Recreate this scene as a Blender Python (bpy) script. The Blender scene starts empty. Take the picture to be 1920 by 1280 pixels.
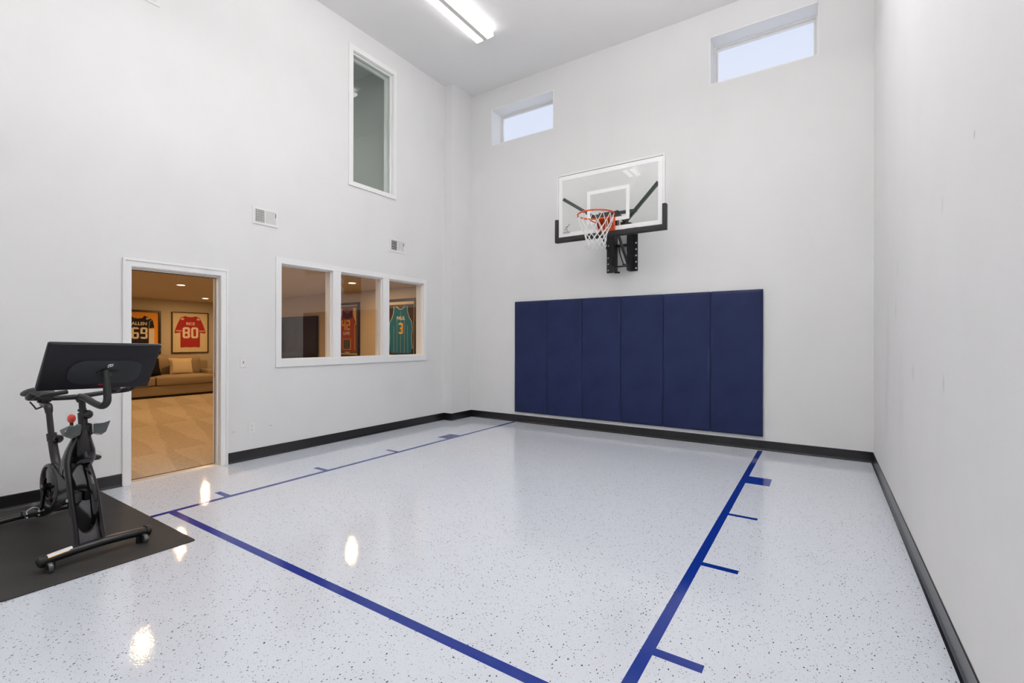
import bpy, bmesh, math, random
from mathutils import Vector, Matrix, Euler
random.seed(7)
PI = math.pi
SC = bpy.context.scene
COL = SC.collection

# ------------------------------------------------------------------ camera
def make_camera():
    cd = bpy.data.cameras.new('camera'); cam = bpy.data.objects.new('camera', cd); COL.objects.link(cam)
    right = Vector((0.83415299, 0.55152905, 0.00212012))
    up = Vector((-0.00180168, -0.00111913, 0.99999775))
    fwd = Vector((-0.55153018, 0.83415494, -0.00006015))
    m = Matrix((right, up, -fwd)).transposed().to_4x4()
    m.translation = (0, 0, 1.35)
    cam.matrix_world = m
    cd.sensor_fit = 'HORIZONTAL'; cd.sensor_width = 36.0
    cd.lens = 879.2734 / 1920 * 36.0
    cd.shift_y = (638.2167 - 640) / 1920
    cd.clip_start = 0.02; cd.clip_end = 200
    SC.camera = cam
make_camera()

# ------------------------------------------------------------------ world, exposure
SC.view_settings.view_transform = 'Standard'
SC.view_settings.look = 'None'
SC.view_settings.exposure = 0.06
SC.view_settings.gamma = 1.0
SC.view_settings.use_curve_mapping = False
W = bpy.data.worlds.new('overcast_sky'); SC.world = W; W.use_nodes = True
W.node_tree.nodes['Background'].inputs['Color'].default_value = (0.735, 0.79, 0.95, 1)
W.node_tree.nodes['Background'].inputs['Strength'].default_value = 1.0
UPLIGHT = 45.0        # lens on top of the added hanging lights, brightens the ceiling
TUBE = 12.8          # strength of the added hanging strip lights
TUBE_DIM = 3.5      # tubes of both left lights and the added rear one, dimmed to even the walls
GAL = 58.0          # watts of the added gallery light
CAN = 24.0           # watts of each lounge downlight
LOUNGE_TINT = (1.0, 0.61, 0.28)

def area_lamp(name, loc, size, power, color, parent=None):
    ld = bpy.data.lights.new(name, 'AREA'); ld.shape = 'DISK'; ld.size = size
    ld.energy = power; ld.color = color
    o = bpy.data.objects.new(name, ld); COL.objects.link(o); o.location = loc
    if parent: o.parent = parent
    return o

# room numbers (metres)
XL, XR, YB, YF, ZC = -5.379, 0.478, 6.561, -2.7, 5.676
TH = 0.14                                   # thickness of the left wall
LX0, LX1, LY0, LY1, LZ = -13.7, XL - TH, -1.2, 6.27, 2.35   # lounge

# ------------------------------------------------------------------ materials
MATS = {}
def mat(name, color=(.8, .8, .8), rough=.5, metal=0., spec=.5, bump=None, coat=0., emis=None, alpha=None):
    m = bpy.data.materials.new(name); m.use_nodes = True
    nt = m.node_tree; b = nt.nodes['Principled BSDF']
    b.inputs['Base Color'].default_value = (*color, 1)
    b.inputs['Roughness'].default_value = rough
    b.inputs['Metallic'].default_value = metal
    b.inputs['Specular IOR Level'].default_value = spec
    b.inputs['Coat Weight'].default_value = coat
    b.inputs['Coat Roughness'].default_value = .05
    if emis:
        b.inputs['Emission Color'].default_value = (*emis[0], 1)
        b.inputs['Emission Strength'].default_value = emis[1]
    if bump:
        sc, st, dist = bump
        t = nt.nodes.new('ShaderNodeTexCoord'); n = nt.nodes.new('ShaderNodeTexNoise')
        n.inputs['Scale'].default_value = sc; n.inputs['Detail'].default_value = 3
        bp = nt.nodes.new('ShaderNodeBump'); bp.inputs['Strength'].default_value = st
        bp.inputs['Distance'].default_value = dist
        nt.links.new(t.outputs['Object'], n.inputs['Vector'])
        nt.links.new(n.outputs['Fac'], bp.inputs['Height'])
        nt.links.new(bp.outputs['Normal'], b.inputs['Normal'])
    MATS[name] = m
    return m

def vary(m, scale, lo, hi, vec_scale=(1, 1, 1), detail=4, rng=(.35, .65), coord='Object'):
    """colour of the material varies between two real colours along a noise"""
    nt = m.node_tree; b = nt.nodes['Principled BSDF']
    t = nt.nodes.new('ShaderNodeTexCoord'); mp = nt.nodes.new('ShaderNodeMapping')
    mp.inputs['Scale'].default_value = vec_scale
    n = nt.nodes.new('ShaderNodeTexNoise'); n.inputs['Scale'].default_value = scale
    n.inputs['Detail'].default_value = detail
    r = nt.nodes.new('ShaderNodeValToRGB')
    r.color_ramp.elements[0].position = rng[0]; r.color_ramp.elements[0].color = (*lo, 1)
    r.color_ramp.elements[1].position = rng[1]; r.color_ramp.elements[1].color = (*hi, 1)
    nt.links.new(t.outputs[coord], mp.inputs['Vector']); nt.links.new(mp.outputs['Vector'], n.inputs['Vector'])
    nt.links.new(n.outputs['Fac'], r.inputs['Fac']); nt.links.new(r.outputs['Color'], b.inputs['Base Color'])
    return m

def glass(name, tint=(1, 1, 1), ior=1.5, refl=(1, 1, 1), rough=0.0):
    m = bpy.data.materials.new(name); m.use_nodes = True; nt = m.node_tree; nt.nodes.clear()
    o = nt.nodes.new('ShaderNodeOutputMaterial'); mix = nt.nodes.new('ShaderNodeMixShader')
    f = nt.nodes.new('ShaderNodeFresnel'); f.inputs['IOR'].default_value = ior
    t = nt.nodes.new('ShaderNodeBsdfTransparent'); t.inputs['Color'].default_value = (*tint, 1)
    g = nt.nodes.new('ShaderNodeBsdfGlossy'); g.inputs['Roughness'].default_value = rough
    g.inputs['Color'].default_value = (*refl, 1)
    # a pane reflects once, on the face it is entered by (no refraction is modelled inside it)
    ge = nt.nodes.new('ShaderNodeNewGeometry'); fac = nt.nodes.new('ShaderNodeMath'); fac.operation = 'MULTIPLY'
    inv = nt.nodes.new('ShaderNodeMath'); inv.operation = 'SUBTRACT'; inv.inputs[0].default_value = 1
    nt.links.new(ge.outputs['Backfacing'], inv.inputs[1])
    nt.links.new(f.outputs[0], fac.inputs[0]); nt.links.new(inv.outputs[0], fac.inputs[1])
    nt.links.new(fac.outputs[0], mix.inputs[0]); nt.links.new(t.outputs[0], mix.inputs[1])
    nt.links.new(g.outputs[0], mix.inputs[2]); nt.links.new(mix.outputs[0], o.inputs[0])
    MATS[name] = m
    return m

WALLC = (.845, .842, .838)
mat('wall_paint', WALLC, .55, spec=.3, bump=(90, .12, .003))
vary(MATS['wall_paint'], .9, (.83, .828, .822), (.86, .857, .853), detail=3)
def marked_wall(name, marks, axis):
    """painted wall with grey marks: scuffs, smudges, soft darker patches (centre along wall, height, half width, half height, depth)"""
    m = mat(name, WALLC, .55, spec=.3, bump=(90, .12, .003))
    vary(m, 2.2, (.832, .829, .822), (.852, .849, .845), vec_scale=(1, 1, .55), detail=6, rng=(.25, .55))
    nt = m.node_tree; b = nt.nodes['Principled BSDF']
    src = b.inputs['Base Color'].links[0].from_socket
    t = nt.nodes.new('ShaderNodeTexCoord'); sx = nt.nodes.new('ShaderNodeSeparateXYZ')
    nt.links.new(t.outputs['Object'], sx.inputs[0])
    n = nt.nodes.new('ShaderNodeTexNoise'); n.inputs['Scale'].default_value = 14; n.inputs['Detail'].default_value = 4
    nt.links.new(t.outputs['Object'], n.inputs['Vector'])
    def math_(op, a, bb=None):
        q = nt.nodes.new('ShaderNodeMath'); q.operation = op
        for i, v in enumerate((a, bb)):
            if v is None: continue
            if hasattr(v, 'links') or hasattr(v, 'is_linked'): nt.links.new(v, q.inputs[i])
            else: q.inputs[i].default_value = v
        return q.outputs[0]
    tot = None
    for (c, z, hw, hh, d) in marks:
        u = math_('DIVIDE', math_('SUBTRACT', sx.outputs[axis], c), hw)
        v = math_('DIVIDE', math_('SUBTRACT', sx.outputs[2], z), hh)
        r = math_('SQRT', math_('ADD', math_('MULTIPLY', u, u), math_('MULTIPLY', v, v)))
        k = nt.nodes.new('ShaderNodeMath'); k.operation = 'SUBTRACT'; k.use_clamp = True
        k.inputs[0].default_value = 1.0; nt.links.new(r, k.inputs[1])
        w = math_('MULTIPLY', math_('MULTIPLY', k.outputs[0], n.outputs['Fac']), d)
        tot = w if tot is None else math_('ADD', tot, w)
    mx = nt.nodes.new('ShaderNodeMixRGB'); mx.inputs[2].default_value = (.30, .30, .29, 1)
    nt.links.new(tot, mx.inputs[0]); nt.links.new(src, mx.inputs[1])
    nt.links.new(mx.outputs[0], b.inputs['Base Color'])
    return m
marked_wall('wall_paint_left', [(1.05, .95, .28, .25, .10), (.85, .62, .22, .12, .16), (.98, .52, .15, .07, .16), (1.0, 1.2, .3, .2, .06),
                               (2.6, .34, .03, .015, .8), (3.02, .35, .03, .012, .8), (4.9, .62, .3, .3, .1), (5.7, .75, .3, .4, .1)], 1)
marked_wall('wall_paint_back', [(-2.45, 2.15, .22, .3, .10), (-2.0, 2.05, .25, .2, .07), (-3.1, 2.3, .4, .3, .05), (-3.9, 2.3, .5, .5, .08),
                               (-.2, 2.9, .5, .8, .07), (-1.3, 2.5, .5, .4, .08), (-4.8, .9, .4, .6, .06)], 0)  # soft darker patches in the back wall's colour
marked_wall('wall_paint_right', [(2.437, 2.131, .014, .022, 1.6), (2.967, 1.148, .03, .06, .55), (3.853, 1.16, .07, .07, .45), (4.6, 1.9, .05, .1, .3),
                                (3.0, 2.0, .03, .06, .3), (5.2, 1.3, .2, .5, .18), (4.4, .9, .2, .5, .14), (4.7, 1.6, .05, .12, .3), (5.3, .8, .15, .4, .25)], 1)
mat('ceiling_paint', (.93, .925, .92), .8, spec=.2, bump=(60, .1, .003))
mat('trim_paint', (.92, .917, .912), .35, spec=.4)
mat('vinyl_white', (.88, .87, .86), .3, spec=.4)
mat('base_rubber', (.009, .0085, .010), .26, spec=.6)
mat('threshold_metal', (.60, .58, .55), .25)
mat('dark_gap', (.03, .022, .015), .6)
mat('pane_clear_frame', (.8, .8, .8), .4)
glass('lounge_glass', (.97, .975, .965), 1.95)
glass('gallery_glass', (.90, .93, .91), 1.95)
glass('clear_glass', (.985, .99, .99), 1.6)
glass('backboard_glass', (.985, .99, .985), 1.55)
glass('frame_glass', (.98, .98, .98), 1.35)
mat('pad_vinyl', (.022, .030, .084), .5, spec=.3)
vary(MATS['pad_vinyl'], 2.6, (.010, .018, .074), (.014, .025, .092), detail=5, rng=(.3, .6))
mat('pad_edge', (.02, .026, .07), .6)
mat('line_paint', (.002, .026, .26), .07, spec=.42)
mat('steel_black', (.009, .0085, .010), .35, spec=.5)
mat('steel_green', (.03, .052, .046), .35, spec=.5)
mat('bolt_zinc', (.8, .8, .8), .35, metal=.5)
mat('logo_gray', (.16, .155, .13), .5)
mat('rim_orange', (.72, .085, .012), .35, spec=.5)
mat('net_cord', (.86, .86, .85), .8)
mat('board_white', (.90, .90, .90), .4)
mat('board_pad', (.016, .016, .0175), .55)
mat('fixture_white', (.62, .61, .59), .5)
mat('tube_lens', (.9, .9, .9), .5, emis=((1.0, .985, .98), TUBE))
mat('up_lens', (.9, .9, .9), .5, emis=((1.0, .985, .98), UPLIGHT))
mat('tube_lens_dim', (.9, .9, .9), .5, emis=((1.0, .985, .98), TUBE_DIM))
mat('mat_rubber', (.040, .038, .037), .75, spec=.3, bump=(350, .3, .002))
vary(MATS['mat_rubber'], 3, (.034, .032, .031), (.046, .043, .041), detail=6)
mat('bike_black', (.008, .0075, .0085), .34, spec=.5)
mat('bike_gloss', (.004, .004, .0045), .10, spec=.6)
mat('bike_shell', (.009, .008, .0095), .2, spec=.4)
mat('gusset_gray', (.075, .072, .078), .35)
mat('bike_gray', (.035, .034, .036), .25, spec=.5)
mat('bike_tube', (.014, .011, .012), .32, spec=.5)
mat('bike_grip', (.011, .0115, .0125), .45)
mat('screen_back', (.010, .009, .0125), .42, spec=.3)
mat('screen_panel', (.027, .030, .033), .5, spec=.3)
mat('screen_edge', (.30, .30, .32), .3, metal=.7)
mat('screen_face', (.006, .006, .007), .06)
mat('knob_red', (.80, .045, .015), .25, coat=.5)
mat('mark_white', (.9, .9, .9), .4)
mat('mark_red', (.6, .02, .02), .3)
mat('accent_red', (.055, .007, .009), .3)
mat('sticker_white', (.85, .85, .85), .5)
mat('sticker_orange', (.85, .45, .08), .5)
mat('tray_smoke', (.075, .09, .085), .3, spec=.5)
mat('wheel_clear', (.12, .13, .13), .12, metal=.2)
mat('saddle', (.009, .009, .010), .5)
mat('plate_white', (.88, .88, .87), .35)
mat('slot_gray', (.25, .25, .25), .5)
mat('vent_dark', (.03, .033, .035), .6)
mat('vent_white', (.86, .855, .85), .4)
# lounge
mat('lounge_wall', (.50, .44, .35), .7, spec=.2)
mat('lounge_ceiling', (.58, .51, .43), .85, spec=.1)
mat('lounge_white', (.8, .76, .7), .4)
mat('can_glow', (1, 1, 1), .5, emis=((1.0, .80, .58), 14))
mat('sofa_fabric', (.31, .24, .165), .9, spec=.1, bump=(260, .5, .003))
vary(MATS['sofa_fabric'], 120, (.26, .20, .135), (.35, .275, .19), detail=2)
mat('pillow_beige', (.50, .41, .28), .9, spec=.1, bump=(40, .5, .01))
mat('pillow_dark', (.012, .011, .012), .9, spec=.1)
mat('frame_black', (.012, .010, .010), .35)
mat('frame_brown', (.035, .022, .015), .35)
mat('board_cream', (.72, .62, .42), .8)
mat('board_amber', (.80, .34, .035), .8)
mat('board_gray', (.10, .095, .09), .8)
mat('board_gold', (.72, .50, .13), .8)
mat('board_charcoal', (.05, .035, .028), .8)
mat('cloth_black', (.010, .009, .014), .85)
mat('cloth_red', (.40, .012, .016), .8)
mat('cloth_maroon', (.36, .05, .028), .8)
mat('cloth_navy', (.05, .018, .04), .8)
mat('cloth_teal', (.004, .155, .29), .8)
mat('cloth_white', (.78, .70, .58), .8)
mat('cloth_gold', (.75, .42, .08), .8)
mat('photo_dark', (.05, .055, .05), .4)
mat('brass_plate', (.65, .50, .2), .3, metal=.6)
mat('tv_black', (.006, .006, .008), .08)
mat('tv_frame', (.012, .012, .012), .3)
mat('gallery_wall', (.42, .44, .425), .7)

def floor_material():
    m = mat('epoxy_floor', (.6, .6, .65), .055, spec=.42)
    nt = m.node_tree; b = nt.nodes['Principled BSDF']; L = nt.links.new
    t = nt.nodes.new('ShaderNodeTexCoord')
    mp = nt.nodes.new('ShaderNodeMapping'); L(t.outputs['Object'], mp.inputs[0])
    prev = None
    base = nt.nodes.new('ShaderNodeRGB'); base.outputs[0].default_value = (.70, .735, .805, 1)
    prev = base.outputs[0]
    layers = [(62, (1, .6, 1), .6, .10, .20, (.025, .03, .05)), (95, (.6, 1, 1), -.9, .10, .21, (.13, .15, .22)),
              (150, (1, .8, 1), .3, .12, .24, (.36, .39, .46)), (22, (1, .6, 1), 1.1, .05, .065, (.03, .05, .20))]
    for (sc, st, rot, lo, hi, colr) in layers:
        mm = nt.nodes.new('ShaderNodeMapping'); mm.inputs['Rotation'].default_value = (0, 0, rot)
        mm.inputs['Scale'].default_value = st
        wn = nt.nodes.new('ShaderNodeTexNoise'); wn.inputs['Scale'].default_value = sc * 1.3
        L(t.outputs['Object'], wn.inputs['Vector'])
        add = nt.nodes.new('ShaderNodeVectorMath'); add.operation = 'MULTIPLY_ADD'
        add.inputs[1].default_value = (.35 / sc,) * 3
        L(wn.outputs['Color'], add.inputs[0]); L(t.outputs['Object'], add.inputs[2])
        L(add.outputs[0], mm.inputs[0])
        v = nt.nodes.new('ShaderNodeTexVoronoi'); v.inputs['Scale'].default_value = sc
        v.voronoi_dimensions = '2D'
        L(mm.outputs[0], v.inputs['Vector'])
        sp = nt.nodes.new('ShaderNodeSeparateColor'); L(v.outputs['Color'], sp.inputs[0])
        # size of each flake = random^2
        pw = nt.nodes.new('ShaderNodeMath'); pw.operation = 'POWER'; pw.inputs[1].default_value = 2.2
        L(sp.outputs[0], pw.inputs[0])
        ml = nt.nodes.new('ShaderNodeMath'); ml.operation = 'MULTIPLY'; ml.inputs[1].default_value = hi
        L(pw.outputs[0], ml.inputs[0])
        lt = nt.nodes.new('ShaderNodeMath'); lt.operation = 'LESS_THAN'
        L(v.outputs['Distance'], lt.inputs[0]); L(ml.outputs[0], lt.inputs[1])
        pr = nt.nodes.new('ShaderNodeMath'); pr.operation = 'LESS_THAN'; pr.inputs[1].default_value = .50
        L(sp.outputs[1], pr.inputs[0])
        am = nt.nodes.new('ShaderNodeMath'); am.operation = 'MULTIPLY'
        L(lt.outputs[0], am.inputs[0]); L(pr.outputs[0], am.inputs[1])
        mx = nt.nodes.new('ShaderNodeMixRGB'); mx.inputs[2].default_value = (*colr, 1)
        L(am.outputs[0], mx.inputs[0]); L(prev, mx.inputs[1]); prev = mx.outputs[0]
    L(prev, b.inputs['Base Color'])
    n = nt.nodes.new('ShaderNodeTexNoise'); n.inputs['Scale'].default_value = 120; n.inputs['Detail'].default_value = 1
    n2 = nt.nodes.new('ShaderNodeTexNoise'); n2.inputs['Scale'].default_value = 3; n2.inputs['Detail'].default_value = 2
    L(t.outputs['Object'], n.inputs['Vector']); L(t.outputs['Object'], n2.inputs['Vector'])
    bp = nt.nodes.new('ShaderNodeBump'); bp.inputs['Strength'].default_value = .09; bp.inputs['Distance'].default_value = .002
    L(n.outputs['Fac'], bp.inputs['Height']); L(bp.outputs[0], b.inputs['Normal'])
    r = nt.nodes.new('ShaderNodeMapRange'); r.inputs[3].default_value = .025; r.inputs[4].default_value = .055
    L(n2.outputs['Fac'], r.inputs[0]); L(r.outputs[0], b.inputs['Roughness'])
    # same orange peel in the painted lines
    lp = MATS['line_paint']; nt = lp.node_tree; b = nt.nodes['Principled BSDF']
    t = nt.nodes.new('ShaderNodeTexCoord'); n = nt.nodes.new('ShaderNodeTexNoise'); n.inputs['Scale'].default_value = 120
    bp = nt.nodes.new('ShaderNodeBump'); bp.inputs['Strength'].default_value = .09; bp.inputs['Distance'].default_value = .002
    nt.links.new(t.outputs['Object'], n.inputs['Vector']); nt.links.new(n.outputs['Fac'], bp.inputs['Height'])
    nt.links.new(bp.outputs[0], b.inputs['Normal'])
floor_material()

def carpet_material():
    m = mat('carpet', (.5, .4, .27), .95, spec=.05, bump=(180, .6, .006))
    nt = m.node_tree; b = nt.nodes['Principled BSDF']; L = nt.links.new
    t = nt.nodes.new('ShaderNodeTexCoord')
    def M(op, a, bb=None, cc=None):
        q = nt.nodes.new('ShaderNodeMath'); q.operation = op
        for i, v in enumerate((a, bb, cc)):
            if v is None: continue
            if isinstance(v, (int, float)): q.inputs[i].default_value = v
            else: L(v, q.inputs[i])
        return q.outputs[0]
    n = nt.nodes.new('ShaderNodeTexNoise'); n.inputs['Scale'].default_value = 1.6; n.inputs['Detail'].default_value = 4
    L(t.outputs['Object'], n.inputs['Vector'])
    s = nt.nodes.new('ShaderNodeSeparateXYZ'); L(t.outputs['Object'], s.inputs[0])
    x, y = s.outputs[0], s.outputs[1]
    # vacuum tracks: slanted strokes inside bands across the room
    band = M('FRACT', M('DIVIDE', M('ADD', x, M('MULTIPLY', y, .12)), 2.1))
    stroke = M('FRACT', M('DIVIDE', M('ADD', M('ADD', y, M('MULTIPLY', x, .30)), M('MULTIPLY', n.outputs['Fac'], .14)), .52))
    tri = M('GREATER_THAN', stroke, M('ADD', M('MULTIPLY', band, .72), .14))
    n3 = nt.nodes.new('ShaderNodeTexNoise'); n3.inputs['Scale'].default_value = 26; n3.inputs['Detail'].default_value = 4
    L(t.outputs['Object'], n3.inputs['Vector'])
    fac = M('ADD', M('MULTIPLY', tri, .22), M('MULTIPLY', n3.outputs['Fac'], .95))
    r = nt.nodes.new('ShaderNodeValToRGB')
    r.color_ramp.elements[0].position = .2; r.color_ramp.elements[0].color = (.37, .30, .215, 1)
    r.color_ramp.elements[1].position = .95; r.color_ramp.elements[1].color = (.56, .48, .375, 1)
    L(fac, r.inputs['Fac']); L(r.outputs['Color'], b.inputs['Base Color'])
carpet_material()

# ------------------------------------------------------------------ object helpers
def obj(name, bm, m, parent=None, smooth=False, loc=None):
    me = bpy.data.meshes.new(name); bmesh.ops.recalc_face_normals(bm, faces=bm.faces[:])
    bm.to_mesh(me); bm.free()
    o = bpy.data.objects.new(name, me); COL.objects.link(o)
    ms = m if isinstance(m, (list, tuple)) else [m]
    for k in ms: me.materials.append(MATS[k])
    if parent: o.parent = parent
    if loc: o.location = loc
    if smooth:
        for p in me.polygons: p.use_smooth = True
        try: me.set_sharp_from_angle(angle=math.radians(38))
        except Exception: pass
    return o
def thing(name, label, cat, loc=(0, 0, 0), rotz=0, group=None):
    o = bpy.data.objects.new(name, None); COL.objects.link(o)
    o.location = loc; o.rotation_euler = (0, 0, rotz); o.empty_display_size = .1
    o['label'] = label; o['category'] = cat
    if group: o['group'] = group
    return o
def obj_split(name, bm, m, parent=None, smooth=False):
    """each loose piece of bm becomes an object of its own"""
    bm.verts.index_update(); seen = set(); groups = []
    for v in bm.verts:
        if v in seen: continue
        st = [v]; seen.add(v); g = []
        while st:
            a = st.pop(); g.append(a)
            for e in a.link_edges:
                o2_ = e.other_vert(a)
                if o2_ not in seen: seen.add(o2_); st.append(o2_)
        groups.append(set(g))
    for g in groups:
        n = bmesh.new(); mp = {v: n.verts.new(v.co) for v in g}
        for f in bm.faces:
            if f.verts[0] in g: n.faces.new([mp[v] for v in f.verts])
        obj(name, n, m, parent, smooth)
    bm.free()
def tag(o, label, cat, group=None):
    o['label'] = label; o['category'] = cat
    if group: o['group'] = group
    return o
def struct(name, bm, m, parent=None, smooth=False):
    o = obj(name, bm, m, parent, smooth)
    if parent is None: o['kind'] = 'structure'
    return o
def struct_root(name, loc=(0, 0, 0)):
    o = bpy.data.objects.new(name, None); COL.objects.link(o); o.location = loc; o['kind'] = 'structure'
    return o
def BM(): return bmesh.new()
def merge(bm, b2, M=None):
    if M is not None: bmesh.ops.transform(b2, matrix=M, verts=b2.verts[:])
    me = bpy.data.meshes.new('tmp'); b2.to_mesh(me); b2.free(); bm.from_mesh(me); bpy.data.meshes.remove(me)
def box(bm, x0, x1, y0, y1, z0, z1, bev=0, seg=2, M=None, mi=0):
    b = BM(); bmesh.ops.create_cube(b, size=1)
    for v in b.verts:
        v.co = Vector(((x0 + x1) / 2 + v.co.x * abs(x1 - x0), (y0 + y1) / 2 + v.co.y * abs(y1 - y0), (z0 + z1) / 2 + v.co.z * abs(z1 - z0)))
    if bev: bmesh.ops.bevel(b, geom=b.edges[:], offset=bev, segments=seg, profile=.6, affect='EDGES')
    for f in b.faces: f.material_index = mi
    merge(bm, b, M); return bm
def frames(pts):
    out = []; n = len(pts); up = None
    for i in range(n):
        d = (pts[min(i + 1, n - 1)] - pts[max(i - 1, 0)])
        if d.length < 1e-9: d = Vector((0, 0, 1))
        d.normalize()
        if up is None:
            up = Vector((0, 0, 1)) if abs(d.z) < .9 else Vector((1, 0, 0))
        s = d.cross(up)
        if s.length < 1e-6: s = d.cross(Vector((0, 1, 0)))
        s.normalize(); up = s.cross(d).normalized(); out.append((s, up))
    return out
def spline(pts, n=6):
    P = [Vector(p) for p in pts]; out = []
    for i in range(len(P) - 1):
        a = P[max(i - 1, 0)]; b = P[i]; c = P[i + 1]; d = P[min(i + 2, len(P) - 1)]
        for k in range(n):
            t = k / n
            out.append(.5 * ((2 * b) + (c - a) * t + (2 * a - 5 * b + 4 * c - d) * t * t + (3 * b - a - 3 * c + d) * t ** 3))
    out.append(P[-1]); return out
def tube(bm, pts, r, seg=12, smooth=0, cap=True, flat=1.0, closed=False, mi=0):
    P = [Vector(p) for p in pts]
    if smooth: 
        if isinstance(r, (list, tuple)):
            rr = []
            for i in range(len(r) - 1):
                for k in range(smooth): rr.append(r[i] + (r[i + 1] - r[i]) * k / smooth)
            rr.append(r[-1]); r = rr
        P = spline(P, smooth)
    fr = frames(P); rings = []
    for i, p in enumerate(P):
        q = r[i] if isinstance(r, (list, tuple)) else r
        s, u = fr[i]
        rings.append([bm.verts.new(p + s * math.cos(2 * PI * k / seg) * q + u * math.sin(2 * PI * k / seg) * q * flat) for k in range(seg)])
    m = len(rings)
    for i in range(m if closed else m - 1):
        a = rings[i]; b = rings[(i + 1) % m]
        for k in range(seg):
            f = bm.faces.new((a[k], a[(k + 1) % seg], b[(k + 1) % seg], b[k])); f.material_index = mi
    if cap and not closed:
        bm.faces.new(rings[0][::-1]).material_index = mi; bm.faces.new(rings[-1]).material_index = mi
    return bm
def lathe(bm, prof, origin=(0, 0, 0), axis='Z', seg=32, mi=0):
    """prof: list of (radius, height) turned about an axis"""
    o = Vector(origin); rings = []
    for (r, h) in prof:
        ring = []
        for k in range(seg):
            c, s = math.cos(2 * PI * k / seg) * r, math.sin(2 * PI * k / seg) * r
            v = {'Z': Vector((c, s, h)), 'Y': Vector((c, h, s)), 'X': Vector((h, c, s))}[axis]
            ring.append(bm.verts.new(o + v))
        rings.append(ring)
    for i in range(len(rings) - 1):
        for k in range(seg):
            f = bm.faces.new((rings[i][k], rings[i][(k + 1) % seg], rings[i + 1][(k + 1) % seg], rings[i + 1][k])); f.material_index = mi
    for e, ring in ((0, rings[0]), (1, rings[-1])):
        if prof[0 if e == 0 else -1][0] > 1e-5: bm.faces.new(ring if e else ring[::-1]).material_index = mi
    return bm
def prism(bm, poly, d0, d1, plane='XZ', bev=0, mi=0, M=None):
    """extrude a 2D outline; plane XZ -> depth along Y, YZ -> depth along X, XY -> depth along Z"""
    b = BM()
    def P(u, v, w): return {'XZ': (u, w, v), 'YZ': (w, u, v), 'XY': (u, v, w)}[plane]
    lo = [b.verts.new(P(u, v, d0)) for u, v in poly]; hi = [b.verts.new(P(u, v, d1)) for u, v in poly]
    n = len(poly); f1 = b.faces.new(lo); f2 = b.faces.new(hi[::-1])
    for i in range(n): b.faces.new((lo[i], lo[(i + 1) % n], hi[(i + 1) % n], hi[i]))
    bmesh.ops.recalc_face_normals(b, faces=b.faces[:])
    if bev:
        ed = [e for e in b.edges if (e.verts[0] in lo) == (e.verts[1] in lo)]
        bmesh.ops.bevel(b, geom=ed, offset=bev, segments=2, profile=.5, affect='EDGES')
    bmesh.ops.triangulate(b, faces=[f for f in b.faces if len(f.verts) > 4])
    for f in b.faces: f.material_index = mi
    merge(bm, b, M); return bm
def loft(bm, secs, seg=20, p=2.6, mi=0):
    """secs: (cx, cy, hx, hy, z) superellipse sections stacked upwards"""
    rings = []
    for cx, cy, hx, hy, z in secs:
        ring = []
        for k in range(seg):
            a = 2 * PI * k / seg; c, s = math.cos(a), math.sin(a)
            ring.append(bm.verts.new((cx + hx * math.copysign(abs(c) ** (2 / p), c), cy + hy * math.copysign(abs(s) ** (2 / p), s), z)))
        rings.append(ring)
    for i in range(len(rings) - 1):
        for k in range(seg): bm.faces.new((rings[i][k], rings[i][(k + 1) % seg], rings[i + 1][(k + 1) % seg], rings[i + 1][k]))
    bm.faces.new(rings[0][::-1]); bm.faces.new(rings[-1]); return bm
def round_rect(w, h, r, n=6, cx=0, cy=0):
    out = []
    for qx, qy, a0 in ((1, 1, 0), (-1, 1, 90), (-1, -1, 180), (1, -1, 270)):
        for k in range(n + 1):
            a = math.radians(a0 + 90 * k / n)
            out.append((cx + qx * (w / 2 - r) + r * math.cos(a), cy + qy * (h / 2 - r) + r * math.sin(a)))
    return out
def text_mesh(s, size, depth, bold=0.0, M=None, align='CENTER', sx=1.0):
    """letters as a bmesh lying in local XY, facing +Z"""
    cu = bpy.data.curves.new('letters', 'FONT'); cu.body = s; cu.size = size; cu.extrude = depth / 2
    cu.offset = bold; cu.align_x = align; cu.align_y = 'CENTER'; cu.resolution_u = 3
    o = bpy.data.objects.new('letters', cu); COL.objects.link(o)
    bpy.context.view_layer.update()
    me = bpy.data.meshes.new_from_object(o.evaluated_get(bpy.context.evaluated_depsgraph_get()))
    b = BM(); b.from_mesh(me); bpy.data.meshes.remove(me)
    bpy.data.objects.remove(o); bpy.data.curves.remove(cu)
    if sx != 1: bmesh.ops.scale(b, vec=(sx, 1, 1), verts=b.verts[:])
    if M is not None: bmesh.ops.transform(b, matrix=M, verts=b.verts[:])
    return b
def wall_boxes(bm, u0, u1, z0, z1, holes, put):
    """wall slab with rectangular holes, cut into plain blocks; put(bm, u0, u1, z0, z1)"""
    us = sorted({u0, u1, *[h[0] for h in holes], *[h[1] for h in holes]})
    for a, b in zip(us, us[1:]):
        m = (a + b) / 2; z = z0
        for h in sorted([h for h in holes if h[0] < m < h[1]], key=lambda h: h[2]):
            if h[2] > z: put(bm, a, b, z, h[2])
            z = h[3]
        if z < z1: put(bm, a, b, z, z1)

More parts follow.
